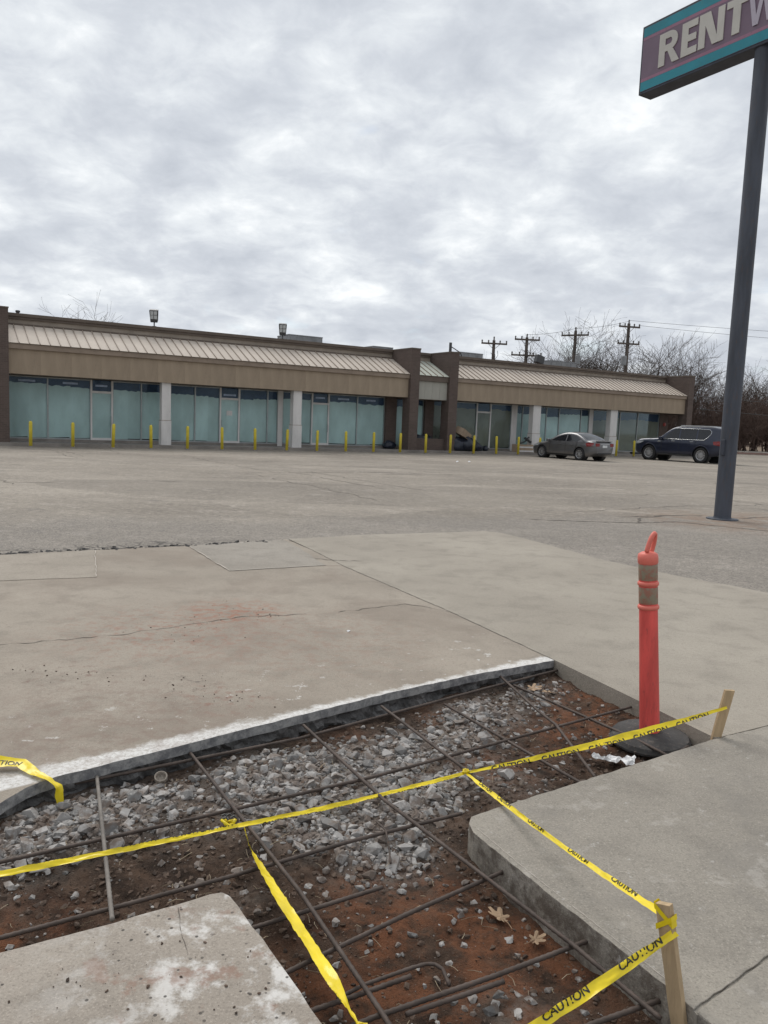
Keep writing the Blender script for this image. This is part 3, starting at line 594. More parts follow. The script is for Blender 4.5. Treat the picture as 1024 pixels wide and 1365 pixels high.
# straw and root bits
mb = MB()
for x, y, s in scatter(420, lambda x, y: 1, .02, .07, 2, .02):
    a = rnd.uniform(0, 6.28); z = soil_z(x, y)+.012; d = Vector((math.cos(a), math.sin(a), rnd.uniform(-.25, .25)))*s*.5; c = Vector((x, y, z)); mb.tube([c-d, c+Vector((rnd.uniform(-.005, .005), rnd.uniform(-.005, .005), .004)), c+d], .0011, 3, False)
tag(mb.build('dry_straw', M['straw'], fix=False), 'thin dry straw and root bits on the trench soil', 'straw', kind='stuff')

# ------------------------------------------------------------------ rebar mat
rmat = tag(empty('rebar_mat', (0, 0, 0)), 'rusty steel rebar grid laid across the dug trench', 'rebar')
def bar(pts, mat='rebar', parent=rmat, r=.0078, name='bar'):
    P = [Vector(p) for p in pts]; fine = []
    for a, b in zip(P[:-1], P[1:]):
        k_ = max(1, int((b-a).length/.012)); fine += [a+(b-a)*(i/k_) for i in range(k_)]
    fine.append(P[-1]); mb = MB(); mb.tube(fine, [r*(1.13 if i % 2 else .93) for i in range(len(fine))], 7); return mb.build(name, M[mat], parent, smooth=True)
ZA, ZB = -.060, -.044
bar([(-1.55, 3.2, ZA-.02), (-1.41, 3.30, ZA), (-.39, 3.95, ZA), (.65, 4.82, ZA), (1.30, 5.34, ZA)])
bar([(-2.1, 2.28, ZA), (-1.36, 2.71, ZA), (-.72, 3.09, ZA), (.01, 3.54, ZA), (.8, 4.1, ZA), (1.62, 4.67, ZA)])
bar([(-1.9, 1.86, ZA), (-1.15, 2.30, ZA), (-.52, 2.67, ZA), (-.07, 2.96, ZA), (.385, 3.215, ZA)])
bar([(-.43, 2.41, ZA-.03), (.05, 2.70, ZA-.03)])
bar([(-.27, 2.17, ZA), (.13, 2.50, ZA), (.55, 2.82, ZA)])
bar([(-.21, 2.05, ZA-.03), (-.04, 2.14, ZA-.03), (.14, 2.24, ZA-.03)])
bar([(-.06, 1.975, ZA), (.03, 2.03, ZA), (.40, 2.22, ZA), (.76, 2.42, ZA)])
bar([(.12, 2.055, ZA-.008), (.42, 2.205, ZA-.008)])
bar([(.30, 1.86, ZA), (.65, 2.04, ZA), (.91, 2.16, ZA)])
bar([(.62, 3.27, ZA-.015), (1.0, 3.53, ZA-.015), (1.55, 3.93, ZA-.012), (1.68, 4.05, ZA)])
bar([(-1.25, 3.39, ZB), (-.83, 2.385, ZB)], 'rebar_bright')
bar([(-.90, 3.68, ZB), (-.24, 2.58, ZB), (.05, 2.03, ZB), (.3, 1.5, ZB)])
bar([(-.39, 4.09, ZB), (.05, 3.28, ZB), (.41, 2.74, ZB), (.66, 2.36, ZB), (.84, 2.05, ZB)])
bar([(.03, 4.42, ZB), (.44, 3.62, ZB), (.5, 3.5, ZB)])
bar([(.41, 4.55, ZB-.02), (.78, 3.91, ZB-.02), (.99, 3.56, ZB-.02)])
bar([(.80, 5.13, ZB), (.95, 4.45, ZB), (1.01, 4.24, ZB), (1.06, 3.59, ZB)])
bar([(.89, 4.95, ZB-.02), (1.43, 4.12, ZB-.02), (1.53, 3.92, ZB-.02)])
bar([(1.235, 5.44, ZB-.03), (1.57, 4.70, ZB-.02), (1.84, 4.17, ZB-.02)])
hk = [(-.08, 2.13, -.088), (-.003, 2.185, -.082), (.146, 2.266, -.08), (.19, 2.285, -.08), (.217, 2.285, -.08), (.24, 2.268, -.083), (.258, 2.213, -.095)]
tag(bar(hk, name='bent_rebar', parent=None, r=.006), 'short bent rebar hook lying loose on red soil', 'rebar')
tag(bar([(-1.05, 3.42, -.085), (-.99, 3.34, -.09)], name='tie_wire', parent=None, r=.003), 'short dark tie wire beside the white ring in gravel', 'wire')
tag(bar([(.02, 3.12, -.06), (.06, 3.03, -.05), (.075, 2.93, -.075), (.08, 2.86, -.09)], name='tie_wire', parent=None, r=.004), 'thin bent tie wire over the largest grey stones', 'wire')

# ------------------------------------------------------------------ caution tape
def text_verts(s):
    c = bpy.data.curves.new('t', 'FONT'); c.body = s; c.size = 1.0; c.offset = 0.02; o = bpy.data.objects.new('t', c); COL.objects.link(o)
    dg = bpy.context.evaluated_depsgraph_get(); me = o.evaluated_get(dg).to_mesh(); bm = bmesh.new(); bm.from_mesh(me)
    for ax in (0,):
        for q in range(1, 60):
            bmesh.ops.bisect_plane(bm, geom=bm.verts[:]+bm.edges[:]+bm.faces[:], plane_co=(q*.12, 0, 0), plane_no=(1, 0, 0))
    bmesh.ops.triangulate(bm, faces=bm.faces[:]); bm.verts.index_update()
    vs = [v.co.copy() for v in bm.verts]; fs = [tuple(v.index for v in f.verts) for f in bm.faces]; bm.free(); o.evaluated_get(dg).to_mesh_clear()
    bpy.data.objects.remove(o); bpy.data.curves.remove(c); return vs, fs
TXT = text_verts('CAUTION'); TW = max(v.x for v in TXT[0])
def tape(label, pts, width, roll, texts, crumple=.004, size=.045, voff=0.0, sag=0.0):
    # pts: centre points; width / roll: value per point (roll 0 = flat, 90 = on edge); texts: start lengths
    P = [Vector(p) for p in pts]; seg = [0]
    for a, b in zip(P[:-1], P[1:]): seg.append(seg[-1]+(b-a).length)
    L = seg[-1]; n = max(12, int(L/.012)); rn = random.Random(hash(label) % 1 + len(label)*7)
    def at(l):
        l = max(0, min(L, l)); i = 0
        while i < len(P)-2 and l > seg[i+1]: i += 1
        t = (l-seg[i])/(seg[i+1]-seg[i]); p = P[i].lerp(P[i+1], t); w = width[i]+(width[i+1]-width[i])*t; a = roll[i]+(roll[i+1]-roll[i])*t
        tg = (P[i+1]-P[i]).normalized()
        if 0 < i and t < .25: tg = tg.lerp((P[i]-P[i-1]).normalized(), .5-2*t).normalized()
        if i < len(P)-2 and t > .75: tg = tg.lerp((P[i+2]-P[i+1]).normalized(), (t-.75)*2).normalized()
        p = p - Vector((0, 0, sag*4*(l/L)*(1-l/L)))
        side = Vector((tg.y, -tg.x, 0)).normalized(); upv = side.cross(tg)
        s_ = -1 if False else 1
        a = R(a) + .45*noise.noise((l*6, len(label), 0)); wd = side*math.cos(a)+upv*math.sin(a)*s_; nm = tg.cross(wd)
        p = p + upv*.0025*noise.noise((l*18, 3.3, len(label)))
        return p, wd, nm, w
    cr = [-1, -.6, -.2, .2, .6, 1]
    def surf(l, v):
        p, wd, nm, w = at(l); bend = crumple*(noise.noise((l*26, v*1.4, len(label)*1.7))+.6*noise.noise((l*60, v*2.2, 9.1))) + .18*w*(1-v*v)*.35
        return p+wd*(w*.5*v)+nm*bend, nm
    mb = MB()
    for i in range(n+1):
        for v in cr: mb.v.append(tuple(surf(L*i/n, v)[0]))
    for i in range(n):
        for j in range(5): mb.f.append((i*6+j, i*6+j+1, (i+1)*6+j+1, (i+1)*6+j))
    o = tag(mb.build('caution_tape', M['tape'], smooth=True, fix=False), label, 'tape')
    for tl in texts:
        flip = tl < 0; tl = abs(tl); tm = MB()
        for sgn in (1, -1):
            vs = []
            for v in TXT[0]:
                l = tl+v.x*size*1.15 if not flip else tl+(TW-v.x)*size*1.15
                w = max(.005, at(l)[3]); vv = -((v.y-.35)*size/(w*.5)+voff)
                if flip: vv = -vv
                q, nm = surf(l, max(-1.0, min(1.0, vv))); vs.append(q+nm*.0012*sgn)
            tm.add(vs, TXT[1])
        tm.build('printed_lettering', M['ink'], o, fix=False)
    return o
STK1 = Vector((1.856, 4.05, .175)); K1 = Vector((.437, 3.555, -.030)); K2 = Vector((-.535, 2.985, -.030)); STK2 = Vector((.862, 2.09, .19)); K3 = Vector((-.012, 1.955, -.028))
def mids(a, b, n): return [a.lerp(b, i/n) for i in range(n+1)]
def tp(label, a, b, w, roll, texts, **k): return tape(label, mids(a, b, len(w)-1), w, roll, texts, **k)
tp('yellow caution tape from thin wooden stake beside orange post to rebar knot over gravel', K1, STK1+Vector((0, -.03, 0)), [.012, .018, .025, .032, .038, .034, .022, .014], [-35, -42, -46, -42, -40, -45, -55, -65], [.13, .40, .66, .92, 1.18], sag=.02, voff=-1.0, size=.040)
tp('yellow caution tape stretched between two knots tied over the grey stones', K2, K1, [.020, .018, .021, .019, .017, .021, .014], [-25, -40, -30, -42, -28, -40, -35], [.10, .26, .42, .58, .74, .90], sag=.012, voff=-1.75, size=.026)
tp('yellow caution tape running from knot over brown soil past the whitish rebar', Vector((-2.0, 2.22, -.01)), K2, [.026, .025, .024, .023, .020, .014], [-30, -34, -30, -38, -34, -40], [.9, 1.2, 1.36, 1.5], sag=.008, voff=1.75, size=.026)
tp('yellow caution tape crossing the sidewalk slab to the taller leaning stake', K1, Vector((.838, 2.115, .235)), [.012, .019, .021, .019, .017, .017, .019, .022, .024], [-20, -30, -28, -40, -45, -40, -30, -30, -30], [.16, .36, .66, .98, 1.26], sag=.015, voff=.75, size=.026)
tp('wide yellow caution tape tied low on leaning stake, wording CAUTION twice', Vector((.12, 1.70, -.02)), Vector((.872, 2.072, .205)), [.028, .029, .029, .029, .029, .027, .022], [-40, -42, -42, -44, -45, -50, -58], [.40, .66], sag=.006, voff=.55, size=.030, crumple=.006)
tape('twisted yellow caution tape between the worn slab and steel bar', [K2+Vector((.03, -.02, 0)), (-.46, 2.83, -.028), (-.40, 2.70, -.02), (-.30, 2.50, -.018), (-.19, 2.30, -.02), (-.09, 2.12, -.026), K3], [.012, .026, .042, .046, .044, .040, .014], [80, 62, 35, 20, 12, 10, 40], [-.08, -.25, -.42, -.58, -.74, -.90], crumple=.005, voff=1.45, size=.026)
tape('loose end of yellow caution tape drooping over slab edge into gravel', [(-2.0, 3.30, .03), (-1.662, 3.335, .035), (-1.569, 3.34, .03), (-1.47, 3.27, .018), (-1.40, 3.235, .012), (-1.355, 3.225, -.015), (-1.345, 3.22, -.09)], [.06, .06, .055, .04, .05, .06, .035], [-30, -30, -25, 0, 20, 20, 10], [.26], voff=-.1, size=.034)
def knot(c, r, seed, label):
    mb = MB(); rn = random.Random(seed)
    for q in range(3):
        a0 = rn.uniform(0, 6); pts = [c+Vector((math.cos(a0+t*.9)*r*(1+.25*math.sin(t*2+q)), math.sin(a0+t*.9)*r*.8, .35*r*math.sin(t*1.7+q))) for t in range(8)]; mb.tube(pts, [r*.28*(1+.3*math.sin(t*2.3+q)) for t in range(8)], 6)
    return tag(mb.build('tape_knot', M['tape'], smooth=True), label, 'tape knot')
knot(K1+Vector((0, 0, .006)), .015, 1, 'yellow tape knot on rebar where tapes fork beside sidewalk corner')
kk = knot(K2+Vector((-.04, .015, .004)), .022, 2, 'loose yellow tape loop tied beside rebar over dark soil'); 
mb = MB()
for q, (dx, dy) in enumerate(((-.07, .025), (-.05, .03), (-.03, .015), (-.06, .0))):
    mb.tube([K2+Vector((dx, dy, .026)), K2+Vector((dx+.012, dy+.004, .03)), K2+Vector((dx+.022, dy-.004, .024))], .004, 5)
mb.build('printed_lettering', M['ink'], kk)
knot(K3+Vector((.01, 0, .0)), .013, 3, 'yellow tape knot on rebar at the end of twisted tape')

# wooden stakes
def stake(base, top, w, t, wide, label):
    base, top = Vector(base), Vector(top); d = top-base; L = d.length; d.normalize(); wv = Vector(wide); wv = (wv-d*wv.dot(d)).normalized(); tv = d.cross(wv)
    mb = MB(); rn = random.Random(int(L*1000)); nseg = 8
    for i in range(nseg+1):
        for sx, sy in ((-1, -1), (1, -1), (1, 1), (-1, 1)):
            k_ = min(1.0, .4+1.5*i/nseg); z = L*i/nseg + (sx*.003 if i == nseg else 0)
            mb.v.append(tuple(base+wv*(sx*w*.5*k_+rn.uniform(-.0008, .0008))+tv*(sy*t*.5+rn.uniform(-.0006, .0006))+d*z))
    for i in range(nseg):
        for j in range(4): mb.f.append((i*4+j, i*4+(j+1) % 4, (i+1)*4+(j+1) % 4, (i+1)*4+j))
    mb.f += [(3, 2, 1, 0), tuple(nseg*4+j for j in range(4))]
    return tag(mb.build('wooden_stake', M['stake'], bevel=.0012), label, 'stake'), wv, tv, d
stake((1.80, 4.06, -.16), (1.872, 4.045, .262), .052, .018, (1, .1, 0), 'short pale wooden stake driven in by the orange delineator post')
_, wv, tv, dv = stake((.93, 2.035, -.26), (.842, 2.10, .272), .046, .019, (.62, -.78, 0), 'leaning wooden stake with tape wrapped on top beside sidewalk edge')
mb = MB(); cS = Vector((.842, 2.10, .272))
for z, hh, slant, g in ((-.030, .020, .022, .0025), (-.052, .016, -.018, .0045)):
    ring = []
    for sx, sy in ((-1, -1), (-.3, -1), (.3, -1), (1, -1), (1, 1), (.3, 1), (-.3, 1), (-1, 1)):
        c = cS+wv*(sx*(.023+g))+tv*(sy*(.0095+g))+dv*(z-slant*sx); ring.append((c-dv*hh*.5, c+dv*hh*.5))
    o0 = len(mb.v); mb.v += [tuple(q) for r_ in ring for q in r_]; mb.f += [(o0+2*i, o0+2*((i+1) % 8), o0+2*((i+1) % 8)+1, o0+2*i+1) for i in range(8)]
tag(mb.build('tape_wrap', M['tape'], fix=False), 'yellow tape wound round the head of the leaning stake', 'tape wrap')

# ------------------------------------------------------------------ delineator post
dl = tag(empty('delineator_post', (1.53, 4.21, -.098)), 'faded orange delineator post with loop handle on black rubber base', 'delineator')
mb = MB(); n = 8
mb.lathe([(.218, 0), (.220, .012), (.205, .034), (.120, .050), (.075, .056), (.05, .060)], 16); bs = mb.build('rubber_base', M['base_rubber'], dl, angle=30); bs.rotation_euler = (R(2), R(-3), .3)
T = Matrix.Rotation(R(-4.6), 4, 'Y') @ Matrix.Rotation(R(-1.2), 4, 'X')
def dpart(nm, prof, mat, nn=28):
    o = MB().lathe(prof, nn, T).build(nm, M[mat], dl, angle=50); return o
dpart('tube', [(.0, .02), (.056, .03), (.0545, .05), (.053, .25), (.051, .5), (.0495, .742), (.0495, 1.005), (.0, 1.006)], 'orange')
dpart('collar', [(.050, .742), (.056, .746), (.058, .756), (.056, .764), (.050, .768)], 'pinkish')
dpart('collar', [(.049, .872), (.055, .876), (.057, .886), (.055, .894), (.049, .898)], 'pinkish')
dpart('cap', [(.050, .995), (.054, 1.0), (.0545, 1.03), (.051, 1.048), (.035, 1.058), (.0, 1.060)], 'pinkish')
dpart('reflective_band', [(.0505, .775), (.0508, .776), (.0508, .866), (.0505, .867)], 'band')
dpart('reflective_band', [(.0505, .905), (.0508, .906), (.0508, .992), (.0505, .993)], 'band')
mb = MB(); pts = []; Hm = T @ Matrix.Translation((0.004, 0, 1.05)) @ Matrix.Rotation(R(17), 4, 'Y') @ Matrix.Rotation(R(48), 4, 'Z')
for i in range(21):
    a = math.pi*(-.12+1.24*i/20); pts.append(Hm @ Vector((.033*math.cos(a), 0, .028+.085*math.sin(a) if math.sin(a) > 0 else .028+.06*math.sin(a))))
mb.tube(pts, .0125, 8); hd = mb.build('handle', M['pinkish'], dl, smooth=True)

# litter in the trench
def leaf(c, s, rz, label, seed):
    rn = random.Random(seed); ang = [180*i/17 for i in range(18)]; rad = [1, .92, .62, .55, .84, .92, .80, .45, .40, .66, .74, .60, .33, .30, .46, .42, .22, .12]
    pts = [(math.cos(R(a))*r, math.sin(R(a))*r*.75) for a, r in zip(ang, rad)]; pts = pts+[(p[0], -p[1]) for p in pts[-2:0:-1]]
    mb = MB(); mb.v = [(0, 0, .1)]+[(x, y, .35*abs(y)+.15*x*x*rn.uniform(.6, 1.3)) for x, y in pts]; m_ = len(pts); mb.f = [(0, i+1, (i+1) % m_+1) for i in range(m_)]
    mb.tube([(-.1, 0, .08), (-.55, .03, .1), (-.95, .12, .02)], .025, 4)
    o = mb.build('dead_leaf', M['leaf'], smooth=False); o.scale = (s,)*3; o.location = c; o.rotation_euler = (.15, -.1, rz); return tag(o, label, 'leaf')
leaf((.47, 2.60, soil_z(.47, 2.60)+.015), .062, 2.3, 'large lobed tan dead leaf on soil by the rebar', 1)
leaf((.572, 2.485, soil_z(.572, 2.485)+.012), .045, .5, 'smaller star-shaped dead leaf next to the larger leaf', 2)
leaf((1.02, 4.98, soil_z(1.02, 4.98)+.015), .075, .4, 'curled pale dead leaf near the far trench corner', 3)
leaf((1.12, 4.93, soil_z(1.12, 4.93)+.012), .055, 3.4, 'small dead leaf beside the curled leaf at far trench corner', 4)
mb = MB(); NU, NV = 16, 7
for i in range(NU+1):
    t = i/NU; w = .012+.05*t**1.4+.012*math.sin(t*17)
    for j in range(NV+1):
        v = j/NV-.5; mb.v.append((-.11+.21*t+.02*noise.noise((t*5, v*4, 1.1)), -.03+.05*t*t+v*2*w*(1+.35*noise.noise((t*7, j*.7, 3))), .012+.035*abs(noise.noise((t*6, v*5, 7.7)))+.02*abs(noise.noise((t*15, v*11, 2.2)))))
for i in range(NU):
    for j in range(NV): mb.f.append((i*(NV+1)+j, i*(NV+1)+j+1, (i+1)*(NV+1)+j+1, (i+1)*(NV+1)+j))
sc = mb.build('plastic_scrap', M['litter'], fix=False); sc.location = (1.25, 3.92, soil_z(1.25, 3.92)+.005); sc.rotation_euler = (0, 0, -.35)
sm_ = sc.modifiers.new('solid', 'SOLIDIFY'); sm_.thickness = .002
tag(sc, 'crumpled white plastic scrap on red soil near the rubber base', 'scrap')
mb = MB(); mb.lathe([(.036, 0), (.039, .004), (.039, .03), (.034, .033), (.031, .028), (.031, .006), (.0, .005)], 20)
o = mb.build('white_ring', M['slab'], angle=40); o.location = (-.985, 3.48, soil_z(-.985, 3.48)+.034); o.rotation_euler = (.45, .1, 0); o.scale = (.75, .75, .75); tag(o, 'round pale plastic ring cap lying among gravel at trench edge', 'ring')
for (x, y), s, lb in (((3.116, 34.306), .16, 'crumpled white paper scrap on lot ahead of the trash pile'), ((3.688, 34.766), .15, 'small white litter piece beside another on the lot'), ((-.232, 5.86), .035, 'pale pebble lying on the concrete apron')):
    vs, fs = HULLS[5]; mb = MB(); mb.v = [tuple(v*s) for v in vs]; mb.f = fs; o = mb.build('litter', M['litter'], fix=False); o.location = (x, y, s*.15); tag(o, lb, 'litter')
# ==== PART3 ====
# ------------------------------------------------------------------ strip mall (local x along the front, y into the building)
bld = tag(empty('strip_mall', (B0.x, B0.y, 0), BROT), 'long low strip mall with tan metal mansard roof and papered shop windows', 'building')
S0, SA, SB, SC_, SD_, SE = -.68, 19.42, 20.0, 22.07, 22.66, 42.85     # left pier | left shops | mid pier | alcove | mid pier | right shops
ZW = .12
MB().box(-1.6, 44, .72, 2.75, -.1, ZW).build('walkway', M['walk_far'], bld)
MB().box(-1.6, 43.6, 3.3, 24, 0, 5.2).build('rear_walls', M['parapet'], bld)
MB().box(-1.5, 43.5, 3.2, 24.2, 5.2, 5.28).build('flat_roof', M['coping'], bld)
MB().box(-.68, 42.85, 3.05, 3.298, 3.1, 5.47).build('parapet', M['parapet'], bld)
cp = MB().box(-.68, 42.85, 2.97, 3.40, 5.47, 5.58).box(-.68, 42.85, 2.91, 3.46, 5.582, 5.72).build('coping', M['coping'], bld)
def pier(x0, x1, y0=.98, y1=3.6, z1=5.68):
    mb = MB(); mb.box(x0, x1, y0, y1, 0, z1); o = mb.build('brick_pier', M['brick'], bld)
    MB().box(x0-.02, x1+.02, y0-.02, y1+.02, z1, z1+.06).build('pier_cap', M['coping'], o)
    return o
def pier_wing(x0, x1):      # front leg plus the wing wall closing the end of the mansard
    mb = MB(); mb.extr([(.98, 0), (1.72, 0), (1.72, 2.95), (3.6, 2.95), (3.6, 5.66), (.98, 5.66)], 'x', x0, x1); o = mb.build('brick_pier', M['brick'], bld)
    MB().box(x0-.02, x1+.02, .96, 3.62, 5.66, 5.73).build('pier_cap', M['coping'], o)
pier(-1.5, S0); pier_wing(SA, SB); pier_wing(SC_, SD_); pier_wing(SE, 43.42)
# mansard roof of standing seam panels
def panels(xa, xb, mat, zlo=4.30, zhi=5.24, ylo=1.04, yhi=3.04, pitch=.41):
    n = round((xb-xa)/pitch); w = (xb-xa)/n; L = math.hypot(yhi-ylo, zhi-zlo); ang = math.atan2(zhi-zlo, yhi-ylo)
    mb = MB(); mb.box(.012, w-.012, 0, L, -.02, .0); pm = mb.mesh('roof_panel', M[mat])
    sb = MB(); sb.box(-.015, .015, -.01, L, -.018, .042); sm2 = sb.mesh('seam', M['seam'])
    for i in range(n):
        p = inst(pm, 'roof_panel', bld, (xa+i*w, ylo, zlo)); p.rotation_euler = (ang, 0, 0)
        if i: s = inst(sm2, 'seam', p)
    return n
panels(S0, SA, 'roof'); panels(SD_, SE, 'roof'); panels(SB, SC_, 'roof_green')
for xa, xb in ((S0, SA), (SD_, SE)):
    MB().box(xa, xb, 1.10, 1.32, 4.06, 4.27).build('eave_trim', M['trim'], bld)
    MB().box(xa, xb, 2.94, 3.048, 5.19, 5.27).build('ridge_flashing', M['coping'], bld)
    MB().box(xa, xb, 1.30, 3.2, 3.02, 3.06).build('soffit', M['trim'], bld)
    n = round((xb-xa)/1.22); w = (xb-xa)/n; fm = MB().box(.0012, w-.0012, 1.20, 1.29, 3.02, 4.058).mesh('fascia_panel', M['stucco'])
    for i in range(n): inst(fm, 'fascia_panel', bld, (xa+i*w, 0, 0))
MB().box(SB, SC_, 1.10, 1.30, 3.98, 4.27).build('eave_beam', M['coping'], bld)
fm = MB().box(.004, .51, 1.20, 1.29, 2.98, 3.97).mesh('fascia_panel', M['pale_panel'])
for i in range(4): inst(fm, 'fascia_panel', bld, (SB+.006+i*.5145, 0, 0))
MB().box(SB, SC_, 1.29, 3.2, 2.97, 3.01).build('soffit', M['trim'], bld)
MB().box(SB+.003, SC_-.003, 1.25, 1.55, ZW, .78).build('low_brick_wall', M['brick'], bld)
# storefront
YW = 2.6
MB().box(-.68, 42.85, 3.15, 3.28, ZW, 5.1).build('back_panel', M['dark'], bld)
MB().box(-.68, 42.85, YW-.02, YW+.16, ZW, .235).build('plinth', M['walk_far'], bld)
WT = 3.0
def window(x0, x1, paper, ptop=2.63, z0=.24, film=True, seed=0):
    f = MB(); e_ = .03
    f.box(x0, x0+e_, YW, YW+.10, z0, WT).box(x1-e_, x1, YW, YW+.10, z0, WT).box(x0+e_, x1-e_, YW+.002, YW+.098, z0, z0+.05).box(x0+e_, x1-e_, YW+.002, YW+.098, WT-.05, WT)
    w = f.build('window', M['alum'], bld)
    MB().box(x0+e_, x1-e_, YW+.045, YW+.055, z0+.05, WT-.05).build('pane', M['glass'], w)
    rn = random.Random(seed+int(x0*100)); ns = max(1, round((x1-x0)/.8)); xs_ = [x0+e_+(x1-x0-2*e_)*q/ns for q in range(ns+1)]
    for q in range(ns):     # sheets of paper taped up side by side
        a_, b_ = xs_[q], xs_[q+1]+(.05 if q < ns-1 else 0); nn = 6; dt = rn.uniform(-.05, .05)
        top = [(a_+(b_-a_)*i/nn, ptop+dt+rn.uniform(-.03, .03)) for i in range(nn+1)]
        poly = [(a_, z0+.05+rn.uniform(0, .05)), (b_, z0+.05+rn.uniform(0, .05))]+top[::-1]; o_y = .070+.008*(q % 2)
        MB().extr(poly, 'y', YW+o_y, YW+o_y+.004).build('paper_cover', M[paper], w)
    if film: MB().box(x0+e_, x1-e_, YW+.10, YW+.105, ptop-.2, WT-.05).build('blue_film', M['navy'], w)
    return w
def door(x0, x1, paper, notice=False, hs=1):
    f = MB(); f.box(x0, x0+.07, YW-.01, YW+.10, .14, WT).box(x1-.07, x1, YW-.01, YW+.10, .14, WT).box(x0+.07, x1-.07, YW-.008, YW+.098, 2.40, 2.50).box(x0+.07, x1-.07, YW-.008, YW+.098, .14, .34)
    d = f.build('door', M['white'], bld)
    MB().box(x0+.07, x1-.07, YW+.045, YW+.055, .34, 2.40).build('pane', M['glass'], d)
    MB().box(x0+.07, x1-.07, YW+.07, YW+.075, .34, 2.40).build('paper_cover', M[paper], d)
    MB().box(x0+.07, x1-.07, YW+.05, YW+.06, 2.50, WT).build('transom_pane', M['glass'], d)
    MB().box(x0+.07, x1-.07, YW+.10, YW+.105, 2.50, WT).build('blue_film', M['navy'], d)
    hx = x0+.09 if hs < 0 else x1-.09
    MB().tube([(hx, YW-.02, .95), (hx, YW-.07, 1.0), (hx, YW-.07, 1.30), (hx, YW-.02, 1.35)], .016, 6).build('door_handle', M['alum'], d)
    if notice: MB().box((x0+x1)/2-.16, (x0+x1)/2+.14, YW+.036, YW+.042, 1.62, 1.86).build('paper_notice', M['white'], d)
    return d
def strip(x0, x1, z0, w_par, tint=0):     # faded narrow sticker on the transom band
    MB().box(x0, x1, YW+.036, YW+.042, z0, z0+.09).build('faded_sticker', M['sticker'], w_par)
M['sticker'] = grunge('faded_sticker', (0.34, 0.42, 0.55), 0.2, 0.7, 4, dirt=(0.10, 0.15, 0.3), dirt_amt=0.8)
T_, B_ = 'paper_teal', 'paper_tan'
w = window(-.62, 1.06, T_, 2.66); strip(-.15, .55, 2.76, w)
w = window(1.06, 2.90, T_, 2.62); strip(1.7, 2.35, 2.74, w)
w = door(2.90, 3.89, T_); strip(3.12, 3.65, 2.7, w)
window(3.89, 5.21, T_, 2.58); window(5.21, 6.35, T_, 2.60)
window(6.40, 7.83, T_, 2.60); window(7.83, 9.10, T_, 2.52); w = door(9.10, 10.15, T_, True, -1); strip(9.3, 9.95, 2.6, w)
window(10.15, 11.68, T_, 2.50); window(11.68, 12.25, T_, 2.52)
MB().box(12.25, 12.52, YW-.04, YW+.12, ZW, WT+.1).build('mullion_post', M['white'], bld)
window(12.52, 13.35, T_, 2.58); window(13.38, 14.22, T_, 2.58); w = door(14.22, 15.27, T_); strip(14.45, 15.0, 2.72, w)
w = window(15.27, 17.03, T_, 2.58); strip(15.8, 16.5, 2.72, w); w = window(17.03, 18.80, T_, 2.55); strip(17.6, 18.2, 2.72, w)
MB().box(18.80, 19.5, YW-.18, YW+.3, ZW, 3.02).build('brick_post', M['brick'], bld)
window(19.5, 20.4, T_, 2.55); window(20.4, 21.46, T_, 2.6)
MB().box(21.46, 22.07, YW-.18, YW+.3, ZW, 3.0).build('brick_post', M['brick'], bld)
window(22.07, 23.66, B_, 2.7)
window(23.66, 25.38, B_, 2.62); door(25.38, 26.50, B_, False, -1); window(26.50, 28.14, B_, 2.66)
MB().box(28.14, 28.58, YW-.04, YW+.12, ZW, WT+.1).build('mullion_post', M['white'], bld)
window(28.58, 29.07, T_, 2.50); window(29.07, 30.2, T_, 2.48); window(30.25, 31.10, T_, 2.6); window(31.10, 32.22, T_, 2.35); window(32.22, 34.19, T_, 2.6); window(34.19, 34.93, T_, 2.6)
MB().box(34.93, 35.28, YW-.04, YW+.12, ZW, WT+.1).build('mullion_post', M['white'], bld)
window(35.28, 37.1, B_, 2.3); window(37.15, 37.94, B_, 2.5); window(37.94, 39.72, B_, 2.45); window(39.72, 41.97, B_, 2.45)
MB().box(41.97, 42.85, YW-.05, YW+.2, ZW, 3.1).build('brick_post', M['brick'], bld)
MB().lathe([(.0, 0), (.14, 0), (.14, .06), (.10, .10), (.0, .11)], 14, Matrix.Translation((42.45, YW-.05, 2.25)) @ Matrix.Rotation(R(90), 4, 'X')).build('alarm_bell', plain('bell_red', (.3, .05, .04), .4), bld, angle=40)
for a, b in ((5.83, 6.25), (12.55, 13.02), (28.80, 29.42), (35.62, 36.25)):
    c = MB().box(a, b, 1.33, 1.72, 1.28, 3.02).build('white_column', M['white'], bld); MB().box(a-.025, b+.025, 1.305, 1.745, ZW, 1.26).build('column_base_sleeve', M['white'], c); MB().box(a-.03, b+.03, 1.30, 1.75, 1.26, 1.282).build('sleeve_lip', M['trim'], c)

def BL(x, y, z=0.0):
    v = B0 + U*x + N_*y; return Vector((v.x, v.y, z))
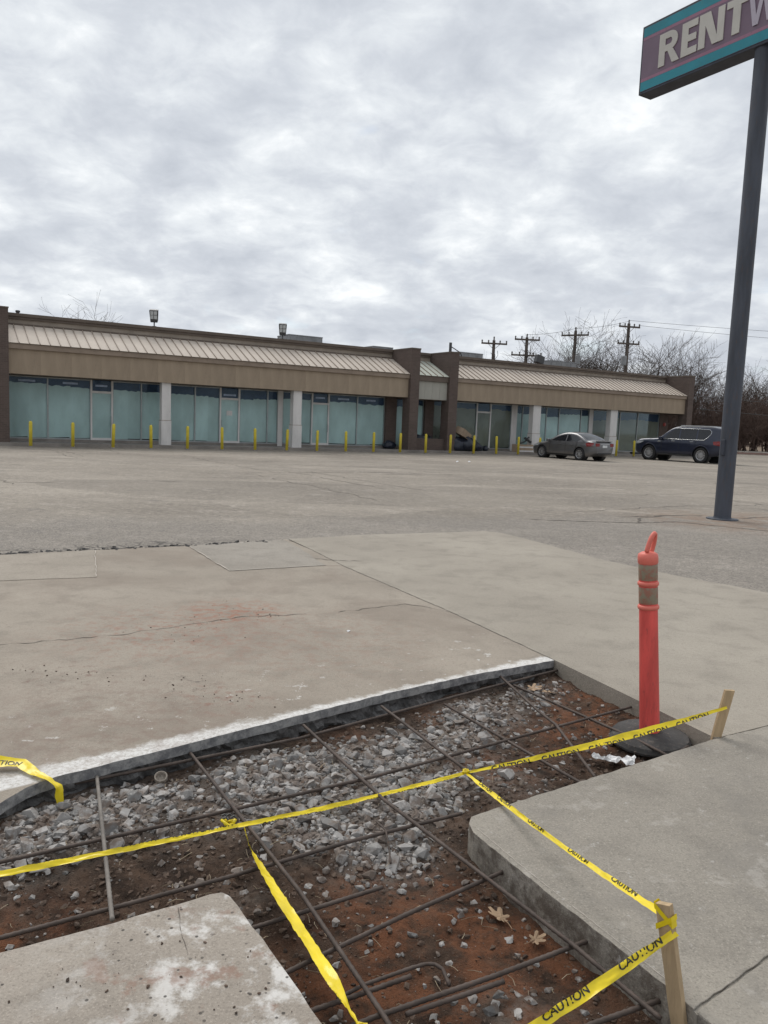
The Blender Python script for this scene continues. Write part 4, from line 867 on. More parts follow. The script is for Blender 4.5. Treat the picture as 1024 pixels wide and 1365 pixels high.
# ------------------------------------------------------------------ bollards
bproto = None
spots = ['in front of the shop window next to the end brick pier', 'in front of the second shop window from the end pier', 'in front of the door nearest the end brick pier', 'before the papered window beside the first white column', 'just past the first white column', 'in front of the door with the paper notice',
         'between the notice door and the slim white mullion', 'beside the second white column', 'in front of the door past the second white column', 'before the last wide blue-topped window', 'before the window ending at the brick post', 'in front of the brick post by the alcove',
         'in front of the low alcove brick wall', 'beside the cardboard box and dark bags', 'between the trash bags and tan papered door', 'before the tan papered window past the trash', 'before the discarded furniture by the third column', 'by the front corner of the grey sedan', 'behind the grey sedan hood', 'behind the grey sedan roof', 'behind the grey sedan trunk', 'between the grey sedan and fourth column', 'by the navy vehicle front bumper']
for i in range(23):
    p = B0 + Vector((1.41553, .87073))*i; lean = random.Random(i)
    root = empty('bollard', (p.x, p.y, -.02)); root.rotation_euler = (R(lean.uniform(-1.6, 1.6)), R(lean.uniform(-2.2, 2.2)), lean.uniform(0, 6))
    if i == 0:
        pm = MB().lathe([(.070, 0), (.070, 1.0), (.066, 1.03), (.052, 1.06), (.03, 1.078), (0, 1.082)], 16).mesh('post', M['yellow'], True); fm2 = MB().lathe([(.13, -.01), (.125, .03), (.084, .045)], 12).mesh('footing', M['walk_far'])
    inst(pm, 'post', root); inst(fm2, 'footing', root)
    tag(root, 'yellow painted steel bollard '+spots[i], 'bollard', 'yellow bollards along the shopfronts')

# ------------------------------------------------------------------ rooftop things
def flood(x, label):
    b = BL(x, 3.2, 5.72); r = tag(empty('floodlight', b, BROT-R(24)), label, 'floodlight', 'floodlights on the parapet'); r.scale = (1.0, 1.0, 1.3)
    MB().tube([(0, 0, 0), (0, 0, .16)], .03, 8).box(-.1, .1, -.06, .06, -.0, .03).build('bracket', M['flood'], r)
    Mx = Matrix.Translation((0, 0, .16)) @ Matrix.Rotation(R(12), 4, 'X')
    MB().add([Mx @ Vector(v) for v in ((-.17, -.08, 0), (.17, -.08, 0), (.17, .14, .06), (-.17, .14, .06), (-.22, -.11, .46), (.22, -.11, .46), (.20, .08, .48), (-.20, .08, .48))], [(3, 2, 1, 0), (4, 5, 6, 7), (0, 1, 5, 4), (1, 2, 6, 5), (2, 3, 7, 6), (3, 0, 4, 7)]).build('housing', M['flood'], r, bevel=.03)
    for a in (-1, 1):
        for q in range(2): MB().box(a*.085-.072, a*.085+.072, -.128-.010*q, -.09, .14+q*.15, .275+q*.15, Mx).build('lens', M['lens'], r)
flood(5.95, 'black rooftop floodlight on parapet above the first white column'); flood(12.68, 'black rooftop floodlight beside the wide rooftop air unit')
def hvac(x0, x1, y0, y1, z1, label, z0=5.28):
    o = BL((x0+x1)/2, (y0+y1)/2, z0); r = tag(empty('rooftop_unit', o, BROT), label, 'air conditioner', 'rooftop air units'); hx, hy, h = (x1-x0)/2, (y1-y0)/2, z1-z0
    b = MB().box(-hx, hx, -hy, hy, 0, h-.06).build('cabinet', M['galv'], r, bevel=.02); MB().box(-hx-.01, hx+.01, -hy-.01, hy+.01, h-.058, h).build('lid', M['galv'], r)
    for i in range(5): MB().box(-hx+.1+i*(2*hx-.2)/5, -hx+.1+(i+.72)*(2*hx-.2)/5, -hy-.012, -hy-.002, .3, h-.12).build('louvre', M['galv'], r)
hvac(14.3, 16.45, 6.0, 7.6, 6.36, 'wide grey rooftop air unit next to the second floodlight')
hvac(19.9, 21.3, 6.0, 7.4, 6.17, 'low grey rooftop air unit behind the first mid brick pier')
hvac(26.3, 28.3, 6.0, 7.6, 6.34, 'grey rooftop air unit right behind the second mid brick pier')
hvac(34.5, 37.0, 6.2, 7.6, 6.42, 'dark low rooftop unit in front of the bare trees')
o = MB().tube([BL(24.9, 5, 5.28), BL(24.9, 5, 6.72)], .09, 8).build('vent_pipe', M['flood']); tag(o, 'black roof vent pipe beside the second mid brick pier', 'pipe')
o = MB().tube([BL(25.1, 5.2, 6.5), BL(26.0, 5.4, 6.2), BL(26.6, 6.0, 5.9)], .03, 6).tube([BL(25.1, 5.2, 5.28), BL(25.1, 5.2, 6.5)], .03, 6).build('conduit', M['flood']); tag(o, 'thin bent conduit between black vent pipe and air unit', 'pipe')
o = MB().tube([BL(.1, 4.6, 5.28), BL(.1, 4.6, 5.95)], .07, 8).lathe([(.09, 0), (.11, .05), (.09, .1), (0, .11)], 10, Matrix.Translation(BL(.1, 4.6, 5.92))).build('vent_pipe', M['flood']); tag(o, 'short capped roof vent near the end brick pier', 'pipe')
sat = tag(empty('roof_lamp', BL(31.4, 4.2, 5.28), BROT), 'dark tilted floodlight on roof below a utility pole', 'floodlight')
MB().tube([(0, 0, 0), (.05, 0, .9)], .03, 6).build('stand', M['flood'], sat); MB().box(-.35, .3, -.2, .15, .6, 1.15, Matrix.Rotation(R(14), 4, 'Y')).build('housing', M['flood'], sat, bevel=.05)

# ------------------------------------------------------------------ trash by the shopfront
def bagm(seed, r):
    rn = random.Random(seed); bm = bmesh.new(); bmesh.ops.create_icosphere(bm, subdivisions=3, radius=1)
    for v in bm.verts:
        d = v.co.normalized(); k_ = 1+.28*noise.noise(d*1.6+Vector((seed, 0, 0)))+.12*noise.noise(d*5+Vector((0, seed, 0))); z = d.z*.75
        if d.z > .75: z += (d.z-.75)*1.6; k_ *= .9-.5*(d.z-.75)*2
        v.co = Vector((d.x*k_, d.y*k_*.85, max(-.55, z*k_)))*r; v.co.z += .55*r
    me = bpy.data.meshes.new('trash_bag'); bm.to_mesh(me); bm.free(); me.materials.append(M['bag']); return me
for i, (x, y, r, lb) in enumerate(((22.98, 1.30, .62, 'large black trash bag against the mid brick pier'), (23.65, 1.15, .66, 'fullest black trash bag under the cardboard box'), (24.4, 1.45, .44, 'black trash bag at the end of the pile by the door'), (24.9, 1.6, .30, 'small slumped black bag before the tan papered door'), (25.45, 1.7, .24, 'smallest dark bag on the door step'), (18.95, 2.2, .36, 'dark bag slumped between the brick post and pier'))):
    o = inst(bagm(i+3, r), 'trash_bag', None, BL(x, y, ZW)); o.rotation_euler = (0, 0, i*1.3); tag(o, lb, 'trash bag', 'trash bags at the shopfront')
    o.data.polygons.foreach_set('use_smooth', [True]*len(o.data.polygons))
cb = tag(empty('cardboard_box', BL(23.3, 1.25, 1.0), BROT), 'tilted tan cardboard box on top of the black bags', 'box'); cb.rotation_euler = (R(18), R(24), BROT+R(20))
MB().box(-.45, .45, -.30, .30, -.05, .36).build('carton', M['card'], cb); MB().box(-.40, .15, -.55, -.302, -.06, -.045).build('flap', M['card'], cb)
for i, (x, y, lb) in enumerate(((20.55, 1.9, 'dark bundle of rubbish behind the low alcove wall'), (21.2, 2.0, 'second dark rubbish heap behind the low alcove wall'))):
    o = inst(bagm(20+i, .45), 'rubbish_heap', None, BL(x, y, .4)); tag(o, lb, 'rubbish')
ch = tag(empty('broken_chair', BL(21.7, 1.8, .75), BROT), 'broken chair with legs up in the brick alcove', 'chair')
MB().box(-.25, .25, -.22, .22, -.2, -.12).build('seat', M['plastic'], ch)
for sx in (-1, 1):
    for sy in (-1, 1): MB().tube([(sx*.2, sy*.18, -.16), (sx*.28, sy*.2, .25)], .018, 6).build('leg', M['flood'], ch)
cr = tag(empty('crate', BL(28.0, 1.25, ZW), BROT), 'low wooden crate with discarded pieces beside the third white column', 'crate')
for i in range(4): MB().box(-.62, .62, -.3, -.28, .02+i*.12, .11+i*.12).build('slat', M['card'] if i % 2 else M['white'], cr)
MB().box(-.6, .6, -.278, .28, .0, .46).build('side', M['card'], cr)
o = MB().tube([BL(27.7, 1.3, .62), BL(28.2, 1.3, .75), BL(28.5, 1.25, 1.05)], .05, 6).box(-.25, .25, -.15, .15, -.06, .06, Matrix.Translation(BL(28.45, 1.3, .85)) @ Matrix.Rotation(.6, 4, 'Y')).build('scrap_heap', M['plastic']); tag(o, 'black broken scrap lying on the low crate', 'scrap')
o = MB().box(-.4, .4, -.2, .2, 0, .14, Matrix.Translation(BL(38.6, 1.6, ZW)) @ Matrix.Rotation(BROT, 4, 'Z')).build('rubbish_sheet', M['bag'], bevel=.05); tag(o, 'flat dark rubbish on the walk beyond the fourth column', 'rubbish')

# ------------------------------------------------------------------ cars
def interp(P, x):
    if x <= P[0][0]: return P[0][1]
    for i in range(len(P)-1):
        if x <= P[i+1][0]:
            a, b = P[i], P[i+1]; h = b[0]-a[0]; t = (x-a[0])/h
            sl = lambda j: 0 if j <= 0 or j >= len(P)-1 else ((P[j+1][1]-P[j-1][1])/(P[j+1][0]-P[j-1][0]))
            m0, m1 = sl(i)*h, sl(i+1)*h; return (2*t**3-3*t*t+1)*a[1]+(t**3-2*t*t+t)*m0+(-2*t**3+3*t*t)*b[1]+(t**3-t*t)*m1
    return P[-1][1]
class Car:
    def __init__(s, c): s.__dict__.update(c)
    def w(s, x): return interp(s.plan, x)
    def top(s, x): return interp(s.roofline, x)
    def bot(s, x): return interp(s.sill, x)
    def yh(s, x, z):
        w = s.w(x); zb = s.bot(x)
        if z > s.belt: return w*.985-(z-s.belt)*s.tum
        t = max(0, min(1, (z-zb)/.22)); k_ = w*(.93+.07*math.sin(t*math.pi/2))
        m_ = (z-zb)/(s.belt-zb); return k_-w*.012*(1 if m_ > .86 else 0)-(.015*max(0, m_-.86)/.14)+.012*math.exp(-((z-s.belt*.84)/.035)**2)
    def ring(s, x):
        zb, zt = s.bot(x), s.top(x); r = min(s.rad, (zt-zb)*.35); o = [(0, zb), (s.yh(x, zb)*.5, zb), (s.yh(x, zb)*.97, zb)]
        zs = zt-r
        for i in range(1, 15): z = zb+(zs-zb)*i/14; o.append((s.yh(x, z), z))
        y1 = s.yh(x, zs)
        for i in range(1, 6): a = math.pi/2*i/5; o.append((y1-r*(1-math.cos(a)), zs+r*math.sin(a)*.92))
        ye, ze = o[-1]
        for i in range(1, 5): t = 1-i/4; o.append((ye*t, ze+.08*r*(1-t*t)+.02*(1-t*t)))
        return o
    def topz(s, x, y):
        o = s.ring(x)[-10:]; o = sorted(o)
        for a, b in zip(o[:-1], o[1:]):
            if a[0] <= y <= b[0]: return a[1]+(b[1]-a[1])*(y-a[0])/max(1e-6, b[0]-a[0])
        return o[-1][1]
def build_car(C, name, label, loc, rz, paintm):
    root = tag(empty(name, loc, rz), label, 'car'); c = Car(C); mb = MB(); NX = 110; L = c.L
    xs = [L*i/NX for i in range(NX+1)]; rows = []
    for x in xs:
        h = c.ring(x); full = [(y, z) for y, z in h]+[(-y, z) for y, z in h[-2:0:-1]]; rows.append(len(full)); mb.v += [(x, y, z) for y, z in full]
    m_ = rows[0]
    for i in range(NX):
        for j in range(m_): mb.f.append((i*m_+j, i*m_+(j+1) % m_, (i+1)*m_+(j+1) % m_, (i+1)*m_+j))
    mb.f += [tuple(range(m_)), tuple(NX*m_+j for j in range(m_))[::-1]]
    body = mb.build('body', M[paintm], root)
    cut = MB()
    for ax in (c.fa, c.ra):
        for s_ in (-1, 1): cut.lathe([(0, -.01), (c.wr*1.16, -.01), (c.wr*1.16, .38), (0, .38)], 28, Matrix.Translation((ax, s_*(c.W/2+.1), c.wr*1.02)) @ Matrix.Rotation(R(90)*s_, 4, 'X'))
    co = cut.build('cutter', None, root); bpy.context.view_layer.update(); md = body.modifiers.new('b', 'BOOLEAN'); md.object = co; md.operation = 'DIFFERENCE'; md.solver = 'EXACT'
    dg = bpy.context.evaluated_depsgraph_get(); nm = bpy.data.meshes.new_from_object(body.evaluated_get(dg)); body.modifiers.clear(); body.data = nm; bpy.data.objects.remove(co)
    if len(nm.materials) == 0: nm.materials.append(M[paintm])
    for p in nm.polygons: p.material_index = 0
    nm.polygons.foreach_set('use_smooth', [True]*len(nm.polygons)); nm.set_sharp_from_angle(angle=R(32))
    for ax in (c.fa, c.ra):     # dark wheel housings
        for s_ in (-1, 1): MB().lathe([(0, .36), (c.wr*1.14, .36), (c.wr*1.14, .05), (c.wr*1.12, .05), (c.wr*1.12, .34), (0, .34)], 20, Matrix.Translation((ax, s_*(c.W/2+.0), c.wr*1.02)) @ Matrix.Rotation(R(90)*s_, 4, 'X')).build('wheel_housing', M['plastic'], root)
    tm = MB(); wr, tw = c.wr, c.tw; tm.lathe([(wr*.62, -tw/2), (wr*.9, -tw/2), (wr*.985, -tw*.38), (wr, -tw*.2), (wr, tw*.2), (wr*.985, tw*.38), (wr*.9, tw/2), (wr*.64, tw/2), (wr*.62, tw*.2), (wr*.6, -tw*.3)], 30, None, False)
    tme = tm.mesh('tyre', M['rubber'], True)
    rm = MB(); rm.lathe([(wr*.56, 0), (wr*.66, 0), (wr*.66, .03), (wr*.58, .02)], 30, None, False); rm.lathe([(0, -.02), (wr*.16, -.02), (wr*.14, .03), (0, .035)], 12)
    for q in range(c.spokes):
        a = 2*math.pi*q/c.spokes; rm.box(wr*.1, wr*.6, -wr*.045, wr*.045, -.01, .018, Matrix.Rotation(a, 4, 'Z'))
    rme = rm.mesh('rim', M['alloy']); dme = MB().lathe([(0, -.05), (wr*.62, -.05), (wr*.62, -.04), (0, -.04)], 20).mesh('brake_disc', M['plastic'])
    for ax in (c.fa, c.ra):
        for s_ in (-1, 1):
            w_ = inst(tme, 'wheel', root, (ax, s_*(c.W/2-tw/2-.015), wr)); w_.rotation_euler = (-R(90)*s_, 0, 0); r_ = inst(rme, 'rim', w_, (0, 0, tw*.36)); inst(dme, 'brake_disc', w_, (0, 0, tw*.36))
    def sidepatch(nm_, poly, mat, off=.006, par=root, both=True):
        out_ = []
        for s_ in ((-1, 1) if both else (-1,)):
            mbs = MB(); pts = []
            for (a, b), (a2, b2) in zip(poly, poly[1:]+poly[:1]):
                k_ = max(1, int(math.hypot(a2-a, b2-b)/.1)); pts += [(a+(a2-a)*i/k_, b+(b2-b)*i/k_) for i in range(k_)]
            cx_, cz_ = sum(p[0] for p in pts)/len(pts), sum(p[1] for p in pts)/len(pts)
            f3 = lambda a, b: (a, s_*(c.yh(a, b)+off), b)
            inner = [(cx_+(a-cx_)*.5, cz_+(b-cz_)*.5) for a, b in pts]; mbs.v = [f3(*p) for p in pts]+[f3(*p) for p in inner]+[f3(cx_, cz_)]; q = len(pts)
            mbs.f = [(i, (i+1) % q, q+(i+1) % q, q+i) for i in range(q)]+[(q+i, q+(i+1) % q, 2*q) for i in range(q)]
            mbs.v += [(v[0], v[1]-s_*(off+.004), v[2]) for v in mbs.v[:q]]; mbs.f += [(i, 2*q+1+i, 2*q+1+(i+1) % q, (i+1) % q) for i in range(q)]
            out_.append(mbs.build(nm_, M[mat], par, smooth=False))
        return out_
    for poly in c.windows: sidepatch('side_window', poly, 'car_glass')
    if c.trim:
        for s_ in (-1, 1): MB().tube([(a, s_*(c.yh(a, b)+.018), b) for a, b in c.trim], .013, 6).build('chrome_trim', M['chrome'], root, smooth=True)
    def toppatch(nm_, xa, xb, inset, mat):
        mbs = MB(); n1, n2 = 10, 10
        for i in range(n1+1):
            x = xa+(xb-xa)*i/n1; ring = c.ring(x); ym = sorted(ring[-10:])[-1][0]*.96-inset
            for j in range(n2+1): y = ym*(2*j/n2-1); mbs.v.append((x, y, c.topz(x, abs(y))+.007))
        for i in range(n1):
            for j in range(n2): a = i*(n2+1)+j; mbs.f.append((a, a+n2+1, a+n2+2, a+1))
        return mbs.build(nm_, M[mat], root, smooth=True)
    toppatch('windscreen', *c.wind, .03, 'car_glass'); toppatch('rear_window', *c.rearw, .05, 'car_glass')
    for s_ in (-1, 1):
        for hx in c.handles: MB().box(hx-.1, hx+.1, s_*(c.yh(hx, c.hz)+.012)-.012, s_*(c.yh(hx, c.hz)+.012)+.012, c.hz-.018, c.hz+.018).build('door_handle', M[c.hmat], root, bevel=.008)
        mx_, mz = c.mirror; y = c.yh(mx_, mz); MB().box(mx_-.09, mx_+.07, s_*(y+.03) if s_ > 0 else -(y+.22), s_*(y+.22) if s_ > 0 else -(y+.03), mz-.03, mz+.12).build('wing_mirror', M[paintm], root, bevel=.04)
    for poly in c.taill: sidepatch('tail_light', poly, 'tail', .01)
    for poly in c.headl: sidepatch('headlight', poly, 'headlamp', .01)
    for dx in c.doors:
        sidepatch('door_gap', [(dx[0], dx[1]), (dx[0]+.012, dx[1]), (dx[2]+.012, dx[3]), (dx[2], dx[3])], 'plastic', .003)
    sidepatch('sill_cladding', [(c.fa+c.wr*1.18, c.bot(2)+.005), (c.ra-c.wr*1.18, c.bot(2)+.005), (c.ra-c.wr*1.18, c.bot(2)+.10), (c.fa+c.wr*1.18, c.bot(2)+.10)], 'plastic', .012)
    for nm_, y0_, y1_, z0_, z1_, mt, th in c.rear:
        xx = c.L; MB().box(xx-.06, xx+th, y0_, y1_, z0_, z1_).build(nm_, M[mt], root, bevel=.01)
    for nm_, x0_, x1_, y0_, y1_, z0_, z1_, mt in c.extra: MB().box(x0_, x1_, y0_, y1_, z0_, z1_).build(nm_, M[mt], root, bevel=.012)
    if c.arch:
        for ax in (c.fa, c.ra):
            for s_ in (-1, 1): MB().tube([(ax+c.wr*1.18*math.cos(a), s_*(c.yh(ax+c.wr*1.18*math.cos(a), max(c.bot(ax), c.wr+c.wr*1.18*math.sin(a)))+.004), c.wr*1.02+c.wr*1.18*math.sin(a)) for a in [R(-12+204*i/20) for i in range(21)]], .028, 6).build('arch_trim', M[c.arch], root, smooth=True)
    return root
SED = dict(L=4.55, W=1.76, belt=.93, tum=.46, rad=.16, fa=.95, ra=3.62, wr=.325, tw=.21, spokes=10, trim=None, arch=None, hmat='grey_paint', hz=.80, handles=(2.25, 3.1), mirror=(1.52, .93),
    plan=[(0, .52), (.08, .66), (.3, .80), (.8, .865), (1.5, .88), (3.2, .88), (4.0, .855), (4.35, .79), (4.5, .68), (4.55, .60)],
    roofline=[(0, .52), (.06, .66), (.3, .75), (.8, .86), (1.25, .935), (1.6, 1.10), (2.05, 1.32), (2.5, 1.425), (2.85, 1.435), (3.25, 1.385), (3.65, 1.24), (4.0, 1.075), (4.2, 1.03), (4.42, 1.015), (4.5, .97), (4.55, .86)],
    sill=[(0, .30), (.3, .21), (1.0, .20), (3.6, .20), (4.2, .24), (4.55, .40)],
    windows=[[(1.62, .965), (2.62, .965), (2.60, 1.335), (2.32, 1.30), (2.0, 1.20)], [(2.70, .965), (3.42, .975), (3.62, 1.06), (3.30, 1.24), (2.95, 1.325), (2.68, 1.337)]], wind=(1.36, 2.08), rearw=(3.30, 3.98),
    taill=[[(4.08, .74), (4.42, .76), (4.44, .93), (4.20, .955), (4.0, .90)]], headl=[[(.2, .60), (.62, .66), (.8, .76), (.5, .735), (.24, .69)]], doors=[(1.5, .32, 1.52, .93), (2.64, .30, 2.66, .93), (3.35, .62, 3.45, .95)],
    rear=[('number_plate', -.17, .17, .70, .82, 'plate', .012), ('tail_light', -.66, -.40, .76, .92, 'tail', .008), ('tail_light', .40, .66, .76, .92, 'tail', .008), ('chrome_trim', -.34, .34, .86, .885, 'chrome', .012), ('rear_bumper_grille', -.5, .5, .36, .44, 'plastic', .01)], extra=[('spoiler', 4.40, 4.56, -.55, .55, 1.01, 1.035, 'grey_paint')])
SUV = dict(L=5.30, W=2.03, belt=1.16, tum=.30, rad=.15, fa=.98, ra=4.06, wr=.41, tw=.27, spokes=14, arch='navy_paint', hmat='chrome', hz=1.09, handles=(2.42, 3.5), mirror=(1.72, 1.17),
    plan=[(0, .74), (.08, .88), (.35, .97), (.9, 1.01), (3.8, 1.015), (4.8, .985), (5.12, .92), (5.25, .86), (5.30, .80)],
    roofline=[(0, .72), (.05, .98), (.2, 1.10), (.6, 1.17), (1.4, 1.225), (1.62, 1.32), (2.0, 1.62), (2.3, 1.80), (2.7, 1.885), (3.5, 1.915), (4.4, 1.895), (4.85, 1.85), (5.05, 1.76), (5.18, 1.45), (5.25, 1.15), (5.30, .95)],
    sill=[(0, .48), (.3, .34), (1.0, .32), (4.2, .33), (4.9, .40), (5.30, .55)],
    windows=[[(1.86, 1.21), (2.72, 1.21), (2.72, 1.73), (2.42, 1.70), (2.14, 1.53)], [(2.80, 1.21), (3.72, 1.21), (3.72, 1.735), (2.80, 1.735)], [(3.80, 1.21), (4.18, 1.21), (4.48, 1.50), (4.50, 1.64), (4.40, 1.72), (3.80, 1.735)]],
    trim=[(1.84, 1.19), (2.5, 1.188), (3.5, 1.188), (4.2, 1.19), (4.38, 1.34), (4.52, 1.50), (4.54, 1.64), (4.42, 1.745), (3.8, 1.765), (3.0, 1.765), (2.45, 1.735)], wind=(1.64, 2.22), rearw=(5.04, 5.17),
    taill=[[(4.74, .98), (5.08, .92), (5.20, .95), (5.20, 1.14), (4.98, 1.17), (4.70, 1.14)]], headl=[[(.12, .86), (.42, .90), (.66, 1.02), (.3, 1.03), (.13, .98)]], doors=[(1.72, .5, 1.74, 1.16), (2.76, .45, 2.76, 1.16), (3.62, .8, 3.76, 1.16)],
    rear=[('number_plate', -.17, .17, .86, .98, 'plate', .012), ('chrome_trim', -.5, .5, 1.02, 1.05, 'chrome', .015), ('rear_bumper_step', -.8, .8, .60, .66, 'plastic', .02)],
    extra=[('roof_rail', 2.7, 4.7, -.76, -.72, 1.885, 1.93, 'chrome'), ('roof_rail', 2.7, 4.7, .72, .76, 1.885, 1.93, 'chrome'), ('running_board', 1.6, 3.45, -1.04, -.90, .34, .40, 'plastic'), ('running_board', 1.6, 3.45, .90, 1.04, .34, .40, 'plastic'), ('fender_vent', 1.50, 1.66, -1.022, -1.005, .98, 1.08, 'chrome')])
def car_at(C, name, label, rl, ang, pm_):
    h = Vector((math.cos(ang), math.sin(ang))); left = Vector((-h.y, h.x)); o = Vector(rl)+h*C['ra']-left*(C['W']/2-.1)
    return build_car(C, name, label, (o.x, o.y, -.018), math.atan2(-h.y, -h.x), pm_)
car_at(SED, 'parked_sedan', 'grey four-door sedan parked nose-in at the bollards', (10.35, 42.5), R(124), 'grey_paint').scale = (1.04,)*3
car_at(SUV, 'parked_suv', 'dark navy large sport utility vehicle with chrome window trim', (18.05, 45.7), R(133), 'navy_paint').scale = (1.05, 1.05, 1.11)

# ------------------------------------------------------------------ pole sign
sg = tag(empty('pole_sign', (6.61, 15.27, -.02), math.atan2(-.851, .525)), 'tall blue-grey pole carrying a purple and teal sign reading RENT', 'sign')
# local x = along the sign, local +y = away from the viewed face
MB().tube([(0, 0, 0), (0, 0, 8.70)], .158, 24).build('pole', M['pole_paint'], sg, angle=40)
MB().lathe([(.30, 0), (.30, .02), (.17, .03), (.165, .05)], 16).build('base_plate', M['pole_paint'], sg)
MB().box(-.04, .04, -.20, -.150, 1.25, 1.55).build('junction_box', M['cabinet'], sg, bevel=.01)
W2, T2, z0_, z1_ = 2.74, .19, 8.68, 10.04
MB().box(-W2, W2, -T2, T2, z0_, z1_).build('cabinet', M['cabinet'], sg, bevel=.012)
def face(s_):
    yo = s_*(T2+.004); a, b = (yo, yo+s_*.006)
    f = MB().box(-W2+.045, W2-.045, min(a, b), max(a, b), z0_+.05, z1_-.05).build('sign_face', M['sign_purple'], sg); c1, c2 = sorted((yo+s_*.006, yo+s_*.009))
    c1 += .0; MB().box(-W2+.05, W2-.05, c1+.001, c2+.001, z0_+.055, z0_+.235).build('teal_stripe', M['sign_teal'], f); MB().box(-W2+.05, W2-.05, c1+.001, c2+.001, z1_-.235, z1_-.055).build('teal_stripe', M['sign_teal'], f)
    MB().box(-W2+.05, W2-.05, c1+.001, c2+.001, z0_+.24, z0_+.30).build('pink_stripe', M['sign_pink'], f); MB().box(-W2+.05, W2-.05, c1+.001, c2+.001, z1_-.30, z1_-.24).build('pink_stripe', M['sign_pink'], f)
    return f
# the viewed face looks along -U: in local axes that is -y
F_ = face(-1); face(1)
yl = -(T2+.0165)
def letter(nm_, polys, mat='letter'):
    mb = MB()
    for i, p in enumerate(polys): mb.extr(p, 'y', yl-.012-.0004*i, yl+.004-.0004*i)
    return mb.build(nm_, M[mat], F_)
zb, zt = 9.06, 9.69; hL = zt-zb
def q4(x0, x1, z0, z1): return [(x0, z0), (x1, z0), (x1, z1), (x0, z1)]
# R
arcs = [(-1.99+.19*math.cos(a), zt-.185+.185*math.sin(a)) for a in [R(90-180*i/10) for i in range(11)]]
arcs_in = [(-1.99+.055*math.cos(a), zt-.185+.06*math.sin(a)) for a in [R(-90+180*i/10) for i in range(11)]]
letter('letter_r', [q4(-2.25, -2.10, zb, zt), [(-2.1, zt), *arcs, (-2.1, zt-.37), (-2.1, zt-.245), *arcs_in, (-2.1, zt-.125)], [(-2.04, zt-.36), (-1.90, zt-.36), (-1.735, zb), (-1.905, zb)]])
letter('letter_e', [q4(-1.70, -1.55, zb, zt), q4(-1.551, -1.335, zb, zb+.13), q4(-1.551, -1.335, zt-.13, zt), q4(-1.551, -1.36, zb+.25, zb+.375)])
letter('letter_n', [q4(-1.30, -1.155, zb, zt), q4(-.89, -.745, zb, zt), [(-1.20, zt), (-1.12, zt), (-.85, zb), (-.93, zb)], [(-1.156, zt), (-1.06, zt), (-.889, zb+.14), (-.889, zb), (-.98, zb), (-1.156, zb+.40)]])
letter('letter_t', [q4(-.565, -.405, zb, zt-.13), q4(-.70, -.27, zt-.1305, zt)])
def stroke(x0, x1, w): return [(x0-w, zt), (x0+w, zt), (x1+w, zb), (x1-w, zb)]
letter('letter_w', [stroke(-.21, -.09, .045), stroke(.05, -.07, .040), stroke(.05, .19, .045), stroke(.33, .21, .040)], 'letter_thin')

# ------------------------------------------------------------------ utility poles and wires
def upole(x, y, top, arms, label, trans=None, yaw=R(12)):
    r = tag(empty('utility_pole', (x, y, .05), yaw), label, 'utility pole', 'utility poles behind the mall')
    MB().tube([(0, 0, -.1), (0, 0, top*.5), (0, 0, top)], [.20, .17, .13], 10).build('pole', M['wood_pole'], r)
    for z, w_ in arms:
        a = MB().box(-w_, w_, -.20, -.08, z-.07, z+.07).build('crossarm', M['wood_pole'], r)
        MB().tube([(-w_*.45, -.1, z-.05), (0, -.1, z-.5)], .02, 4).tube([(w_*.45, -.1, z-.05), (0, -.1, z-.5)], .02, 4).build('brace', M['porcelain'], a)
        for q in (-.95, -.45, .45, .95): MB().lathe([(.03, 0), (.07, .03), (.05, .09), (.08, .13), (.05, .22), (0, .23)], 8, Matrix.Translation((w_*q, -.14, z+.07))).build('insulator', M['porcelain'], a)
    MB().lathe([(.03, 0), (.08, .05), (.05, .14), (.08, .2), (.05, .32), (0, .33)], 8, Matrix.Translation((0, 0, top))).build('insulator', M['porcelain'], r)
    if trans: MB().lathe([(.0, 0), (.22, .0), (.24, .05), (.24, .75), (.2, .82), (.0, .84)], 14, Matrix.Translation((trans[0], -.3, trans[1]))).build('transformer', M['galv'], r)
    for q in range(3): MB().tube([(.3-q*.3, -.2, top-.9-.1*q), (.35-q*.25, -.25, top-1.3), (.1, -.15, top-1.7-.2*q)], .02, 4).build('lead_wire', M['wire'], r)
    return r
poles = [(9.01, 70, 9.05, [(8.75, 1.15)], 'utility pole with one crossarm beside the black vent pipe', None), (11.88, 70, 9.4, [(9.2, 1.1), (7.85, 1.35)], 'utility pole with two crossarms above the dark roof lamp', (-.5, 6.3)),
         (16.09, 70, 10.15, [(9.75, 1.2)], 'utility pole with tangled single crossarm beside the tallest bare tree', (.42, 7.2)), (20.68, 70, 10.95, [(10.65, 1.0), (9.2, 1.05)], 'tallest utility pole with two crossarms in front of bare trees', (-.42, 7.3))]
for i, p in enumerate(poles): upole(*p[:5], trans=p[5], yaw=R((8, 4, -28, 14)[i]))
def wire(a, b, sag, label, r=.013):
    a, b = Vector(a), Vector(b); pts = [a.lerp(b, i/18)-Vector((0, 0, sag*4*(i/18)*(1-i/18))) for i in range(19)]
    tag(MB().tube(pts, r, 4).build('power_line', M['wire']), label, 'power line')
wire((20.68, 69.9, 11.25), (62, 73, 11.2), .35, 'thin power line running from tallest pole top past the sign pole')
wire((21.6, 69.9, 10.85), (62, 73.5, 10.3), .4, 'lower power line from tallest pole crossarm past the sign pole')
wire((16.09, 69.9, 10.4), (20.68, 69.9, 11.2), .15, 'power line between the two tallest utility poles')
wire((11.88, 69.9, 9.7), (16.09, 69.9, 10.4), .15, 'power line from the two-arm pole to the tangled pole')
wire((30, 62, 6.6), (62, 70, 6.1), .2, 'low cable crossing the bare thicket behind the sign pole')
